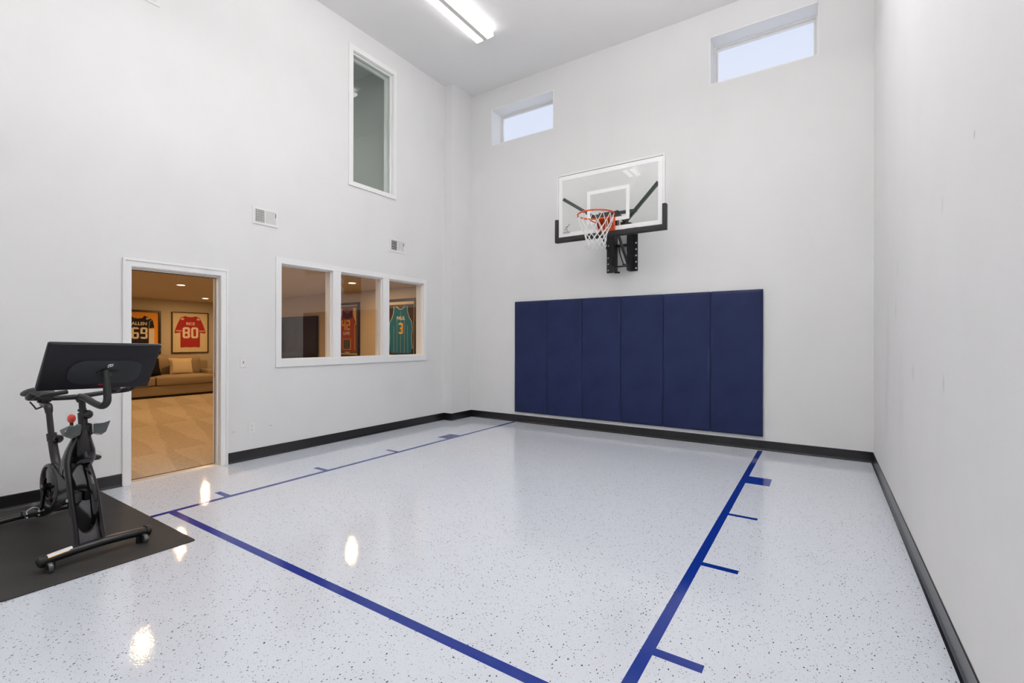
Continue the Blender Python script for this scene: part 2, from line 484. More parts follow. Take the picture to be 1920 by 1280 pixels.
# ------------------------------------------------------------------ court shell
b = BM(); box(b, XL - TH, XR + .3, YF - .3, YB + .35, -.12, 0)
FLOOR = struct('floor', b, 'epoxy_floor')
b = BM(); box(b, XL - TH, XR + .3, YF - .3, YB + .35, ZC, ZC + .1); struct('ceiling', b, 'ceiling_paint')
DOOR = (1.682, 2.475, 0.0, 2.04)
WIN = (3.137, 5.535, 1.112, 2.265)
TALL = (4.155, 4.89, 3.525, 5.33)
b = BM()
wall_boxes(b, YF - .3, YB, 0, ZC, [DOOR, WIN, TALL], lambda bm, a, c, z0, z1: box(bm, XL - TH, XL, a, c, z0, z1))
box(b, XL, XL + .173, 6.03, YB, 0, ZC)                    # boxed column in the corner
struct('wall_left', b, 'wall_paint_left')
HI = [(-4.773, -3.557, 4.708, 5.328), (-1.239, -.037, 4.702, 5.332)]
b = BM()
wall_boxes(b, XL - TH, XR + .3, 0, ZC, HI, lambda bm, a, c, z0, z1: box(bm, a, c, YB, YB + .35, z0, z1))
struct('wall_back', b, 'wall_paint_back')
b = BM(); box(b, XR, XR + .3, YF - .3, YB, 0, ZC); struct('wall_right', b, 'wall_paint_right')
b = BM(); box(b, XL, XR, YF - .3, YF, 0, ZC); struct('wall_front', b, 'wall_paint')

# painted court lines, part of the floor
def line(name, x0, x1, y0, y1):
    b = BM(); box(b, x0, x1, y0, y1, -.0003, .0006); obj(name, b, 'line_paint', FLOOR)
line('lane_line', -4.290, -4.240, 1.46, 6.535)
line('lane_line', -.660, -.606, -1.0, 6.505)
line('free_throw_line', -4.240, -.660, 1.572, 1.626)
for y0, y1 in ((4.95, 5.215), (3.96, 4.005), (2.983, 3.033), (2.015, 2.068)):
    line('lane_mark', -.606, -.405, y0, y1)
for y0, y1 in ((4.885, 5.155), (3.945, 3.995), (2.97, 3.02), (2.005, 2.055)):
    line('lane_mark', -4.47, -4.290, y0, y1)

# black rubber baseboards
def base_run(b, p, q, nrm):
    p = Vector((*p, 0)); q = Vector((*q, 0)); n = Vector((*nrm, 0)); d = (q - p)
    prof = [(0, .118), (.004, .118), (.006, .115), (.006, .022), (.010, .010), (.020, 0.001), (0, 0.001)]
    ra = [b.verts.new(p + n * a + Vector((0, 0, z))) for a, z in prof]; rb = [b.verts.new(q + n * a + Vector((0, 0, z))) for a, z in prof]
    for i in range(len(prof)): 
        j = (i + 1) % len(prof); b.faces.new((ra[i], ra[j], rb[j], rb[i]))
    b.faces.new(ra); b.faces.new(rb[::-1])
b = BM()
base_run(b, (XL, YF), (XL, 1.622), (1, 0)); base_run(b, (XL, 2.542), (XL, 6.03), (1, 0))
base_run(b, (XL, 6.03), (XL + .173, 6.03), (0, -1)); base_run(b, (XL + .173, 6.024), (XL + .173, YB), (1, 0))
struct('baseboard_left', b, 'base_rubber')
b = BM(); base_run(b, (XL + .173, YB), (XR, YB), (0, -1)); struct('baseboard_back', b, 'base_rubber')
b = BM(); base_run(b, (XR, YF), (XR, YB), (-1, 0)); struct('baseboard_right', b, 'base_rubber')

# ------------------------------------------------------------------ doorway
D = struct_root('door_1', (XL, 2.08, 0))
def DL(b): bmesh.ops.translate(b, vec=(-XL, -2.08, 0), verts=b.verts[:]); return b
b = BM()
for (y0, y1, z0, z1) in ((1.622, 1.690, 0, 2.10), (2.470, 2.542, 0, 2.10), (1.6225, 2.5415, 2.036, 2.1075)):
    box(b, XL, XL + (.013 if z0 == 0 else .0133), y0, y1, z0, z1, .003)
for (y0, y1, z0, z1) in ((1.622, 1.643, 0, 2.100), (2.520, 2.542, 0, 2.100), (1.6215, 2.5425, 2.086, 2.1085)):
    box(b, XL + .010, XL + (.021 if z0 == 0 else .0215), y0, y1, z0, z1, .004)
obj('door_casing', DL(b), 'trim_paint', D)
b = BM()
box(b, XL - TH - .02, XL + .001, 1.672, 1.690, 0, 2.045); box(b, XL - TH - .02, XL + .001, 2.468, 2.486, 0, 2.045)
box(b, XL - TH - .02, XL + .001, 1.672, 2.486, 2.028, 2.045)
box(b, XL - .085, XL - .045, 1.690, 1.702, 0, 2.03, .002); box(b, XL - .085, XL - .045, 2.456, 2.468, 0, 2.03, .002)
box(b, XL - .0845, XL - .0455, 1.7015, 2.4565, 2.016, 2.0285)
obj('door_jamb', DL(b), 'trim_paint', D)
b = BM(); box(b, XL - .092, XL - .085, 2.454, 2.469, .02, 2.028); box(b, XL - .092, XL - .085, 1.689, 1.70, .02, 2.028); box(b, XL - .092, XL - .085, 1.70, 2.455, 2.01, 2.028)
obj('weather_strip', DL(b), 'dark_gap', D)
b = BM(); prism(b, [(XL + .012, .001), (XL + .004, .012), (XL - .10, .012), (XL - .11, .001)], 1.69, 2.468, 'XZ'); obj('threshold', DL(b), 'threshold_metal', D)
b = BM(); box(b, XL - .15, XL - .105, 1.69, 2.468, .0, .009); obj('carpet_bar', DL(b), 'dark_gap', D)
b = BM(); box(b, XL - .128, XL - .098, 2.464, 2.4685, .94, 1.0, .002); obj('strike_plate', DL(b), 'brass_plate', D)

# ------------------------------------------------------------------ three-pane interior window
Wn = struct_root('window_1', (XL, 4.33, 1.027))
def WT(b, o): bmesh.ops.translate(b, vec=(-o[0], -o[1], -o[2]), verts=b.verts[:]); return b
o1 = (XL, 4.33, 1.027)
y0, y1, z0, z1 = WIN
b = BM()
box(b, XL, XL + .018, 3.073, y0 + .004, 1.027, 2.332, .003); box(b, XL, XL + .018, y1 - .004, 5.592, 1.027, 2.332, .003)
box(b, XL, XL + .0178, 3.08, 5.58, z1 - .004, 2.3315, .003); box(b, XL, XL + .0178, 3.08, 5.58, 1.0275, z0 + .004, .003)
MU = ((3.844, 3.967), (4.688, 4.806))
for a, c in MU: box(b, XL - .002, XL + .016, a, c, z0, z1, .002)
obj('window_casing', WT(b, o1), 'trim_paint', Wn)
b = BM()
ops = ((y0, MU[0][0]), (MU[0][1], MU[1][0]), (MU[1][1], y1))
box(b, XL - TH - .01, XL, y0 - .001, y0 + .012, z0, z1); box(b, XL - TH - .01, XL, y1 - .012, y1 + .001, z0, z1)
box(b, XL - TH - .01, XL, y0, y1, z1 - .012, z1); box(b, XL - TH - .01, XL, y0, y1, z0, z0 + .010)
for a, c in MU: box(b, XL - TH - .01, XL - .003, a, c, z0 + .01, z1 - .012)
for a, c in ops:                                    # glazing stops
    e = .012
    for s in (-.028, -.068):
        box(b, XL + s - .010, XL + s + .010, a, a + .022, z0 + .01, z1 - .012, .002); box(b, XL + s - .010, XL + s + .010, c - .014, c, z0 + .01, z1 - .012, .002)
        box(b, XL + s - .010, XL + s + .010, a, c, z1 - .024, z1 - .012, .002); box(b, XL + s - .010, XL + s + .010, a, c, z0 + .008, z0 + .016, .002)
obj('window_frame', WT(b, o1), 'trim_paint', Wn)
for a, c in ops:
    b = BM(); box(b, XL - .051, XL - .045, a + .004, c - .004, z0 + .01, z1 - .012); obj('pane', WT(b, o1), 'lounge_glass', Wn)

# tall gallery window
o2 = (XL, 4.52, 3.465); Wt = struct_root('window_2', o2); y0, y1, z0, z1 = TALL
b = BM()
box(b, XL, XL + .018, 4.088, y0 + .003, 3.465, 5.40, .003); box(b, XL, XL + .018, y1 - .003, 4.939, 3.465, 5.40, .003)
box(b, XL, XL + .0178, 4.1, 4.93, z1 - .003, 5.3995, .003); box(b, XL, XL + .0178, 4.1, 4.93, 3.4655, z0 + .003, .003)
obj('window_casing', WT(b, o2), 'trim_paint', Wt)
b = BM()
for s, e in ((TH, .010), (.045, .028), (.115, .055)):
    lo = -TH - .01 if s == TH else -s - .028
    hi_ = 0 if s == TH else -s + .012
    box(b, XL + lo, XL + hi_, y0, y0 + e, z0, z1); box(b, XL + lo, XL + hi_, y1 - e, y1, z0, z1)
    box(b, XL + lo + .0003, XL + hi_ - .0003, y0, y1, z1 - e, z1); box(b, XL + lo + .0003, XL + hi_ - .0003, y0, y1, z0, z0 + e * .6)
obj('window_frame', WT(b, o2), 'trim_paint', Wt)
b = BM(); box(b, XL - .054, XL - .048, y0 + .02, y1 - .02, z0 + .01, z1 - .02); obj('pane', WT(b, o2), 'gallery_glass', Wt)

# high daylight windows with deep reveals
for i, (x0, x1, z0, z1) in enumerate(HI):
    o3 = ((x0 + x1) / 2, YB, z0); R3 = struct_root('window_%d' % (i + 3), o3)
    b = BM(); t = .012
    box(b, x0 - .002, x0 + t, YB - .001, YB + .25, z0, z1); box(b, x1 - t, x1 + .002, YB - .001, YB + .25, z0, z1)
    box(b, x0, x1, YB - .001, YB + .25, z1 - t, z1 + .002); box(b, x0, x1, YB - .0005, YB + .25, z0 - .002, z0 + t)
    obj('reveal', WT(b, o3), 'trim_paint', R3)
    b = BM(); ya, yb = YB + .25, YB + .32; w = .034
    box(b, x0, x0 + w, ya, yb, z0, z1, .004); box(b, x1 - w, x1, ya, yb, z0, z1, .004)
    box(b, x0 + .01, x1 - .01, ya - .0006, yb, z1 - w, z1, .004); box(b, x0 + .01, x1 - .01, ya - .0006, yb, z0, z0 + w, .004)
    ya, yb = YB + .275, YB + .31; w2 = w + .022
    box(b, x0 + w, x0 + w2, ya, yb, z0 + w, z1 - w, .003); box(b, x1 - w2, x1 - w, ya, yb, z0 + w, z1 - w, .003)
    box(b, x0 + w, x1 - w, ya - .0006, yb, z1 - w2, z1 - w, .003); box(b, x0 + w, x1 - w, ya - .0006, yb, z0 + w, z0 + w2, .003)
    obj('window_frame', WT(b, o3), 'vinyl_white', R3)
    b = BM(); box(b, x0 + w, x1 - w, YB + .290, YB + .296, z0 + w, z1 - w); obj('pane', WT(b, o3), 'clear_glass', R3)

# ------------------------------------------------------------------ lounge behind the left wall
b = BM(); box(b, LX0 - .1, LX1, LY0 - .1, LY1 + .1, -.12, .004)
fl = struct('floor_lounge', b, 'carpet')
b = BM(); box(b, LX0 - .1, LX1, LY0 - .1, LY1 + .1, LZ, LZ + .12); struct('ceiling_lounge', b, 'lounge_ceiling')
b = BM(); box(b, LX0 - .1, LX0, LY0 - .1, LY1 + .1, .004, LZ); struct('wall_lounge_far', b, 'lounge_wall')
b = BM(); box(b, LX0, LX1, LY1, LY1 + .1, .004, LZ); struct('wall_lounge_back', b, 'lounge_wall')
b = BM(); box(b, LX0, LX1, LY0 - .1, LY0, .004, LZ); struct('wall_lounge_front', b, 'lounge_wall')
# lounge side of the left wall is painted like the lounge
b = BM(); wall_boxes(b, LY0, LY1, .004, LZ, [(DOOR[0] - .01, DOOR[1] + .012, 0, 2.046), WIN], lambda bm, a, c, z0, z1: box(bm, LX1 - .008, LX1 - .0005, a, c, z0, z1))
struct('wall_lounge_near', b, 'lounge_wall')
b = BM(); box(b, LX0, LX0 + .014, LY0, LY1, .004, .12, .003); box(b, LX0, LX1, LY1 - .014, LY1, .004, .12, .003); struct('baseboard_lounge', b, 'lounge_white')
# gallery room behind the tall window
gx0, gx1, gy0, gy1, gz0, gz1 = -9.2, LX1 - .01, 1.6, 5.00, 2.6, 5.60
b = BM(); box(b, gx0 - .1, gx1, gy0, gy1, gz0 - .1, gz0); struct('floor_gallery', b, 'gallery_wall')
b = BM(); box(b, gx0 - .1, gx1, gy0, gy1, gz1, gz1 + .07); struct('ceiling_gallery', b, 'gallery_wall')
b = BM(); box(b, gx0 - .1, gx0, gy0, gy1, gz0, gz1); struct('wall_gallery_far', b, 'gallery_wall')
b = BM(); box(b, gx0, gx1, gy1, gy1 + .1, gz0, gz1); struct('wall_gallery_back', b, 'gallery_wall')
b = BM(); box(b, gx0, gx1, gy0 - .1, gy0, gz0, gz1); struct('wall_gallery_front', b, 'gallery_wall')

t = thing('added_gallery_light', 'added round ceiling light of the upper gallery, unseen behind the tall window casing', 'ceiling light', (-8.3, 3.3, gz1))  # added lamp that brightens the gallery behind the tall pane
b = BM(); lathe(b, [(.0001, -.06), (.10, -.055), (.14, -.03), (.15, 0)], seg=28); obj('lens', b, 'lounge_white', t, True)
area_lamp('lamp_bulb', (0, 0, -.07), .25, GAL, (1, .98, .95), t)
DLS = [((-6.86, 5.30), 'round recessed ceiling light seen through the middle window pane, above the maroon jersey'),
       ((-9.75, 3.80), 'round recessed ceiling light at the top of the doorway, nearer of the two seen there'),
       ((-12.4, 5.35), 'small round recessed ceiling light in the doorway, farther one near the back wall'),
       ((-6.86, 2.27), 'round recessed lounge ceiling light just inside the doorway, hidden above its head'),
       ((-9.75, .8), 'round recessed lounge ceiling light left of the doorway view, out of sight'),
       ((-12.4, 2.3), 'round recessed lounge ceiling light in front of the sofa, out of sight left')]
for (x, y), lab in DLS:
    t = thing('recessed_light', lab, 'ceiling light', (x, y, LZ), group='recessed lounge lights')
    b = BM(); lathe(b, [(.060, -.004), (.082, -.007), (.092, -.003), (.092, 0)], seg=28); obj('trim_ring', b, 'lounge_white', t, True)
    b = BM(); lathe(b, [(0.0001, -.005), (.058, -.005), (.058, -.001)], seg=24); obj('lens', b, 'can_glow', t)
    area_lamp('lamp_bulb', (0, 0, -.014), .09, CAN, LOUNGE_TINT, t)

# ------------------------------------------------------------------ framed jerseys
def M_left(yc, zc, x):      # board on a wall facing +X : u -> +Y, v -> +Z, w -> +X
    return Matrix(((0, 0, 1, x), (1, 0, 0, yc), (0, 1, 0, zc), (0, 0, 0, 1)))
def M_back(xc, zc, y):      # board on a wall facing -Y : u -> +X, v -> +Z, w -> -Y
    return Matrix(((1, 0, 0, xc), (0, 0, -1, y), (0, 1, 0, zc), (0, 0, 0, 1)))
def framed(label, M, w, h, rail, fmat, bmat, liner=None):
    t = thing('framed_jersey', label, 'framed jersey', (0, 0, 0), group=None); t.matrix_world = M
    hw, hh = w / 2, h / 2; b = BM()
    box(b, -hw, -hw + rail, -hh, hh, 0, .04, .004); box(b, hw - rail, hw, -hh, hh, 0, .04, .004)
    box(b, -hw + .002, hw - .002, hh - rail, hh, 0, .0395, .004); box(b, -hw + .002, hw - .002, -hh, -hh + rail, 0, .0395, .004)
    obj('frame', b, fmat, t)
    b = BM(); box(b, -hw + rail * .8, hw - rail * .8, -hh + rail * .8, hh - rail * .8, .002, .008); obj('mat_board', b, bmat, t)
    if liner:
        e = rail; L_ = BM(); q = liner[1]
        for a in ((-hw + e, -hw + e + q, -hh + e, hh - e), (hw - e - q, hw - e, -hh + e, hh - e), (-hw + e, hw - e, hh - e - q * liner[2], hh - e), (-hw + e, hw - e, -hh + e, -hh + e + q * liner[2])):
            box(L_, *a, .008, .012)
        obj('mat_border', L_, liner[0], t)
    b = BM(); box(b, -hw + rail * .8, hw - rail * .8, -hh + rail * .8, hh - rail * .8, .034, .036); obj('glass', b, 'frame_glass', t)
    return t
def cloth(t, name, poly, m, w0=.008, w1=.018, mirror=True):
    if mirror: poly = poly + [(-x, y) for x, y in reversed(poly) if abs(x) > 1e-4]
    b = BM(); prism(b, poly, w0, w1, 'XY', .003)
    return obj(name, b, m, t)
def letters(t, s, size, x, y, m, w=.0195, bold=0, sx=1, name='lettering'):
    b = text_mesh(s, size, .002, bold, Matrix.Translation((x, y, w)), sx=sx); return obj(name, b, m, t)
SEGS = {'0': 'TBabcd', '2': 'TMBbc', '3': 'TMBbd', '4': 'Mabd', '6': 'TMBacd', '8': 'TMBabcd', '9': 'TMBabd'}
def block_number(t, s, hgt, x, y, m, w0=.0185, th=.24, wid=.58, gap=.10):
    """varsity block numerals, one mesh: T M B bars, a b upper left/right, c d lower left/right uprights"""
    b = BM(); w = wid * hgt; q = th * w * 1.28; g = gap * hgt; tot = len(s) * w + (len(s) - 1) * g
    for i, ch in enumerate(s):
        x0 = x - tot / 2 + i * (w + g); x1 = x0 + w; z0, z1 = y - hgt / 2, y + hgt / 2; c = q * .62; S = SEGS[ch]
        qm = q * .86
        if 'T' in S: prism(b, [(x0, z1 - q), (x1, z1 - q), (x1, z1 - c), (x1 - c, z1), (x0 + c, z1), (x0, z1 - c)], w0, w0 + .002, 'XY')
        if 'B' in S: prism(b, [(x0, z0 + q), (x1, z0 + q), (x1, z0 + c), (x1 - c, z0), (x0 + c, z0), (x0, z0 + c)], w0, w0 + .002, 'XY')
        lm, hm = y - qm / 2, y + qm / 2
        if 'M' in S:
            k = q * .3; L0 = x0 if ('a' in S or 'c' in S) else x0 + q; kl = k if ('a' in S and 'c' in S) else 0
            prism(b, [(L0, y), (L0 + .0001, lm), (x1 - (k if 'd' not in S or 'b' in S else 0), lm), (x1 - k * .5, y), (x1 - (k if 'b' not in S else 0), hm), (L0 + .0001, hm)], w0, w0 + .002, 'XY')
        else: lm = hm = y
        e0 = z0 + q if 'B' in S else z0; e1 = z1 - q if 'T' in S else z1
        if 'a' in S: box(b, x0, x0 + q, hm, e1, w0, w0 + .002)
        if 'b' in S: box(b, x1 - q, x1, hm, e1, w0, w0 + .002)
        if 'c' in S: box(b, x0, x0 + q, e0, lm, w0, w0 + .002)
        if 'd' in S: box(b, x1 - q, x1, e0, lm, w0, w0 + .002)
    return obj('number_lettering', b, m, t)
TEE = [(0, .40), (.07, .405), (.11, .425), (.22, .385), (.30, .20), (.355, .03), (.345, -.02), (.235, .0), (.225, .02), (.225, -.36), (.21, -.385), (.10, -.37), (0, -.38)]
WX = LX0 + .001
# 80, red
t = framed('framed red football jersey number 80 above the sofa, seen through the doorway', M_left(5.553, 1.538, WX), .85, 1.045, .020, 'frame_brown', 'board_cream')
j = cloth(t, 'jersey', TEE, 'cloth_red')
letters(j, 'RICE', .10, 0, .225, 'cloth_white', bold=.002, name='name_lettering'); block_number(j, '80', .285, 0, -.005, 'cloth_white')
b = BM()
for s in (-1, 1):
    for k in range(2): box(b, min(s * .20, s * .335), max(s * .20, s * .335), .028 + .018 * k, .037 + .018 * k, .018, .0195)
obj_split('sleeve_stripe', b, 'cloth_white', j)
for s in (-1, 1): letters(j, '80', .075, s * .185, .345, 'cloth_white', bold=.002, name='shoulder_number')
# 69, black on amber
t = framed('framed black football jersey number 69 on an amber board behind the bike screen', M_left(4.43, 1.53, WX), .93, 1.07, .045, 'frame_black', 'board_amber')
P69 = [(0, .33), (.09, .345), (.13, .40), (.22, .365), (.30, .30), (.335, .12), (.24, .10), (.215, .14), (.215, -.42), (0, -.42)]
j = cloth(t, 'jersey', P69, 'cloth_black')
letters(j, 'ALLEN', .105, .03, .205, 'cloth_white', bold=.003, name='name_lettering'); block_number(j, '69', .275, .035, -.02, 'cloth_white', wid=.53)
b = BM()
for s in (-1, 1): box(b, min(s * .222, s * .335), max(s * .222, s * .335), -.42, .085, .010, .016, .002)
obj_split('side_panel', b, 'cloth_white', t)
b = BM()
for s in (-1, 1): tube(b, [(s * .222, .12, .019), (s * .232, .26, .019), (s * .29, .31, .019)], .004, 6)
obj_split('piping', b, 'cloth_white', j)
for s in (-1, 1): letters(j, '69', .075, s * .2, .335, 'cloth_white', bold=.002, name='shoulder_number')
# 42, maroon, behind the middle pane
WY = LY1 - .001
t = framed('framed maroon basketball jersey number 42 behind the middle window pane', M_back(-8.24, 1.565, WY), .77, 1.12, .045, 'frame_black', 'board_gray', ('board_gold', .028, 1.0))
TANK = [(0, .40), (.05, .385), (.10, .45), (.165, .45), (.17, .33), (.215, .22), (.255, .17), (.265, -.43), (0, -.445)]
j = cloth(t, 'jersey', TANK, 'cloth_maroon')
b = BM(); prism(b, [(-.10, .38), (0, .33), (.10, .38), (.16, .42), (.16, .25), (.0, .22), (-.16, .25), (-.16, .42)], .0175, .0192, 'XY'); obj('yoke', b, 'cloth_navy', j)
b = BM(); prism(b, [(.17, .45), (.27, .45), (.27, .1), (.235, .12), (.2, .24), (.172, .33)], .009, .014, 'XY'); prism(b, [(-.17, .45), (-.27, .45), (-.27, .1), (-.235, .12), (-.2, .24), (-.172, .33)], .009, .014, 'XY'); obj_split('side_panel', b, 'board_gold', t)
b = BM()
for s in (-1, 1): box(b, s * .238 - .006, s * .238 + .006, -.42, .13, .018, .020)
obj_split('piping', b, 'cloth_gold', j)
block_number(j, '42', .215, -.045, .10, 'cloth_gold', w0=.0193)
letters(j, 'LOVE', .085, -.03, -.075, 'cloth_white', bold=.002, name='name_lettering')
b = BM(); box(b, -.13, .10, -.40, -.20, .018, .024, .002); obj('inset_photo', b, 'photo_dark', t)
b = BM()
for a in ((-.14, -.13, -.41, -.19), (.10, .11, -.41, -.19), (-.14, .11, -.20, -.19), (-.14, .11, -.41, -.40)): box(b, *a, .018, .026)
obj('photo_border', b, 'board_gold', t)
b = BM(); box(b, -.075, .065, -.50, -.455, .012, .018, .002); obj('name_plate', b, 'brass_plate', t)
# 3, teal, behind the right pane
t = framed('framed teal basketball jersey number 3 behind the right window pane', M_back(-6.665, 1.575, WY), .85, 1.12, .05, 'frame_black', 'board_charcoal')
TK = [(0, .365), (.045, .372), (.085, .42), (.135, .42), (.145, .30), (.175, .20), (.225, .12), (.235, .0), (.225, -.2), (.24, -.38), (.20, -.465), (0, -.47)]
j = cloth(t, 'jersey', [(x * 1.32, y) for x, y in TK], 'cloth_teal')
b = BM()
for s in (-1, 1):
    tube(b, [(s * x * 1.32, y, .019) for x, y in TK[3:10]], .0065, 6)
    tube(b, [(s * .10 * 1.0, -.46, .019), (s * .10, .22, .019)], .0022, 5); tube(b, [(s * .19, -.46, .019), (s * .18, .05, .019)], .0022, 5)
tube(b, [(0, -.46, .019), (0, .33, .019)], .0022, 5)
tube(b, [(-.112, .42, .019), (-.05, .372, .019), (0, .36, .019), (.05, .372, .019), (.112, .42, .019)], .008, 6)
obj_split('piping', b, 'cloth_white', j)
letters(j, 'PAUL', .095, .005, .19, 'cloth_white', bold=.002, name='name_lettering'); block_number(j, '3', .21, .005, 0.0, 'cloth_gold', w0=.0195, wid=.56)
b = BM()
for a in ((-.345, -.337, -.51, .46), (.337, .345, -.51, .46), (-.345, .345, .452, .46), (-.345, .345, -.51, -.502)): box(b, *a, .009, .012)
box(b, -.345, .345, .462, .51, .0085, .011)
obj('mat_border', b, ['board_cream'], t)

# television
t = thing('television', 'wide black wall television behind the left window pane', 'television', (-10.1, LY1 - .012, .9))
b = BM(); box(b, -.86, .86, -.055, -.012, 0, .985, .006); obj('housing', b, 'tv_frame', t)
b = BM(); box(b, -.845, .845, -.058, -.054, .018, .97); obj('screen', b, 'tv_black', t)
b = BM(); box(b, -.2, .2, -.014, .0115, .3, .7); obj('bracket', b, 'tv_frame', t)

# ------------------------------------------------------------------ sofa
def cushion(b, x0, x1, y0, y1, z0, z1, r=.05, puff=.02, M=None):
    c = BM(); bmesh.ops.create_cube(c, size=1)
    bmesh.ops.subdivide_edges(c, edges=c.edges[:], cuts=7, use_grid_fill=True)
    w, d, h = x1 - x0, y1 - y0, z1 - z0
    for v in c.verts:
        n = v.co * 2
        p = Vector((n.x * w / 2, n.y * d / 2, n.z * h / 2))
        q = Vector((max(-w / 2 + r, min(w / 2 - r, p.x)), max(-d / 2 + r, min(d / 2 - r, p.y)), max(-h / 2 + r, min(h / 2 - r, p.z))))
        e = p - q
        if e.length > 0: p = q + e.normalized() * min(r, e.length)
        g = (1 - n.x ** 2) * (1 - n.y ** 2) * n.z * puff + 0
        p.z += g; p.x += (1 - n.z ** 2) * (1 - n.y ** 2) * n.x * puff * .5
        v.co = p + Vector(((x0 + x1) / 2, (y0 + y1) / 2, (z0 + z1) / 2))
    merge(b, c, M)
S = thing('sofa', 'long tan fabric sofa against the far lounge wall, seen through the doorway', 'sofa', (-13.2, 4.6, .004))
b = BM(); box(b, -.40, .40, -1.45, 1.28, .05, .27, .03, 3); obj('base', b, 'sofa_fabric', S, True)
b = BM(); box(b, -.30, .30, -1.3, 1.2, 0, .05); obj('plinth', b, 'dark_gap', S)
for y0, y1 in ((-1.25, -.115), (-.105, 1.16)):
    b = BM(); cushion(b, -.30, .42, y0, y1, .27, .49, .045, .03); obj('seat_cushion', b, 'sofa_fabric', S, True)
for y0, y1 in ((-1.25, -.09), (-.07, 1.07)):
    b = BM(); cushion(b, -.42, -.15, y0, y1, .46, .94, .08, .04); obj('back_cushion', b, 'sofa_fabric', S, True)
b = BM(); box(b, -.44, -.30, -1.45, 1.28, .20, .82, .03, 3); obj('back_frame', b, 'sofa_fabric', S, True)
for y0, y1 in ((-1.5, -1.25), (1.10, 1.36)):
    b = BM(); box(b, -.42, .16, y0, y1, .2, .60, .05, 3); obj('armrest', b, 'sofa_fabric', S, True)
def pillow(name, label, m, loc, rot, w, h, d):
    b = BM(); bmesh.ops.create_cube(b, size=1); bmesh.ops.subdivide_edges(b, edges=b.edges[:], cuts=9, use_grid_fill=True)
    for v in b.verts:
        n = v.co * 2; k = (max(0, 1 - n.x ** 4) * max(0, 1 - n.y ** 4)) ** .5
        s = 1 - .07 * (1 - abs(n.x * n.y))
        v.co = Vector((n.x * w / 2 * (s if abs(n.x) > .9 else 1), n.y * h / 2 * (s if abs(n.y) > .9 else 1), n.z * d / 2 * (.08 + .92 * k)))
    o = obj(name, b, m, None, True); o.location = loc; o.rotation_euler = rot
    tag(o, label, 'pillow'); return o
pillow('throw_pillow', 'square beige throw pillow leaning on the sofa back under the red jersey', 'pillow_beige', (-13.145, 5.13, .697), Euler((PI / 2 - .30, .04, PI / 2 + .05)), .52, .43, .18)
pillow('throw_pillow', 'black throw pillow on the sofa, partly hidden by the bike screen', 'pillow_dark', (-13.17, 4.47, .69), Euler((PI / 2 - .30, -.04, PI / 2)), .46, .43, .17)

# ------------------------------------------------------------------ ceiling strip lights
def strip(label, x, y0, y1, lens='tube_lens', drop=0):
    t = thing('strip_light', label, 'ceiling light', (x, (y0 + y1) / 2, ZC), group='white linear ceiling lights'); L_ = (y1 - y0) / 2
    b = BM(); box(b, -.034, .034, -L_, L_, -.080 - drop, -drop if drop == 0 else -drop - .0005, .004); obj('housing', b, 'fixture_white', t)
    if drop:
        for e in (-1, 1):
            b = BM(); tube(b, [(0, e * L_ * .7, 0), (0, e * L_ * .7, -drop + .005)], .006, 8); obj('hanging_rod', b, 'fixture_white', t)
    if drop:
        b = BM(); prism(b, [(-.045, -drop), (-.036, .014 - drop), (.036, .014 - drop), (.045, -drop)], -L_ + .02, L_ - .02, 'XZ'); obj('upper_lens', b, 'up_lens', t)  # added uplight lens, lifts the ceiling brightness
    for s in (-1, 1):
        b = BM(); c = s * .092
        prism(b, [(c - .030, -.040 - drop), (c - .050, -.052 - drop), (c - .055, -.078 - drop), (c - .048, -.090 - drop), (c + .048, -.090 - drop), (c + .055, -.078 - drop), (c + .050, -.052 - drop), (c + .030, -.040 - drop)], -L_ + .012, L_ - .012, 'XZ')
        obj('light_tube', b, lens, t)
        for e in (-1, 1):
            b = BM(); box(b, c - .057, c + .057, min(e * L_, e * (L_ - .012)), max(e * L_, e * (L_ - .012)), -.092 - drop, -.030 - drop, .003)
            obj('end_cap', b, 'fixture_white', t)
strip('long twin-tube white ceiling light at the top edge of the view', -3.975, 2.87, 5.315, 'tube_lens_dim')
strip('short twin-tube white ceiling light seen mirrored in the basketball backboard', -4.03, .07, .66, 'tube_lens_dim')
strip('added hanging twin-tube light over the right half of the court, unseen above the view', -.95, 2.2, 4.64, drop=.90)  # the hanging lights are added to light the court evenly
strip('added hanging twin-tube light over the free-throw line, unseen above the view', -2.3, .5, 2.9, drop=.90)
strip('added hanging twin-tube light, unseen behind the camera', -.95, -2.2, -.2, 'tube_lens_dim', drop=.90)

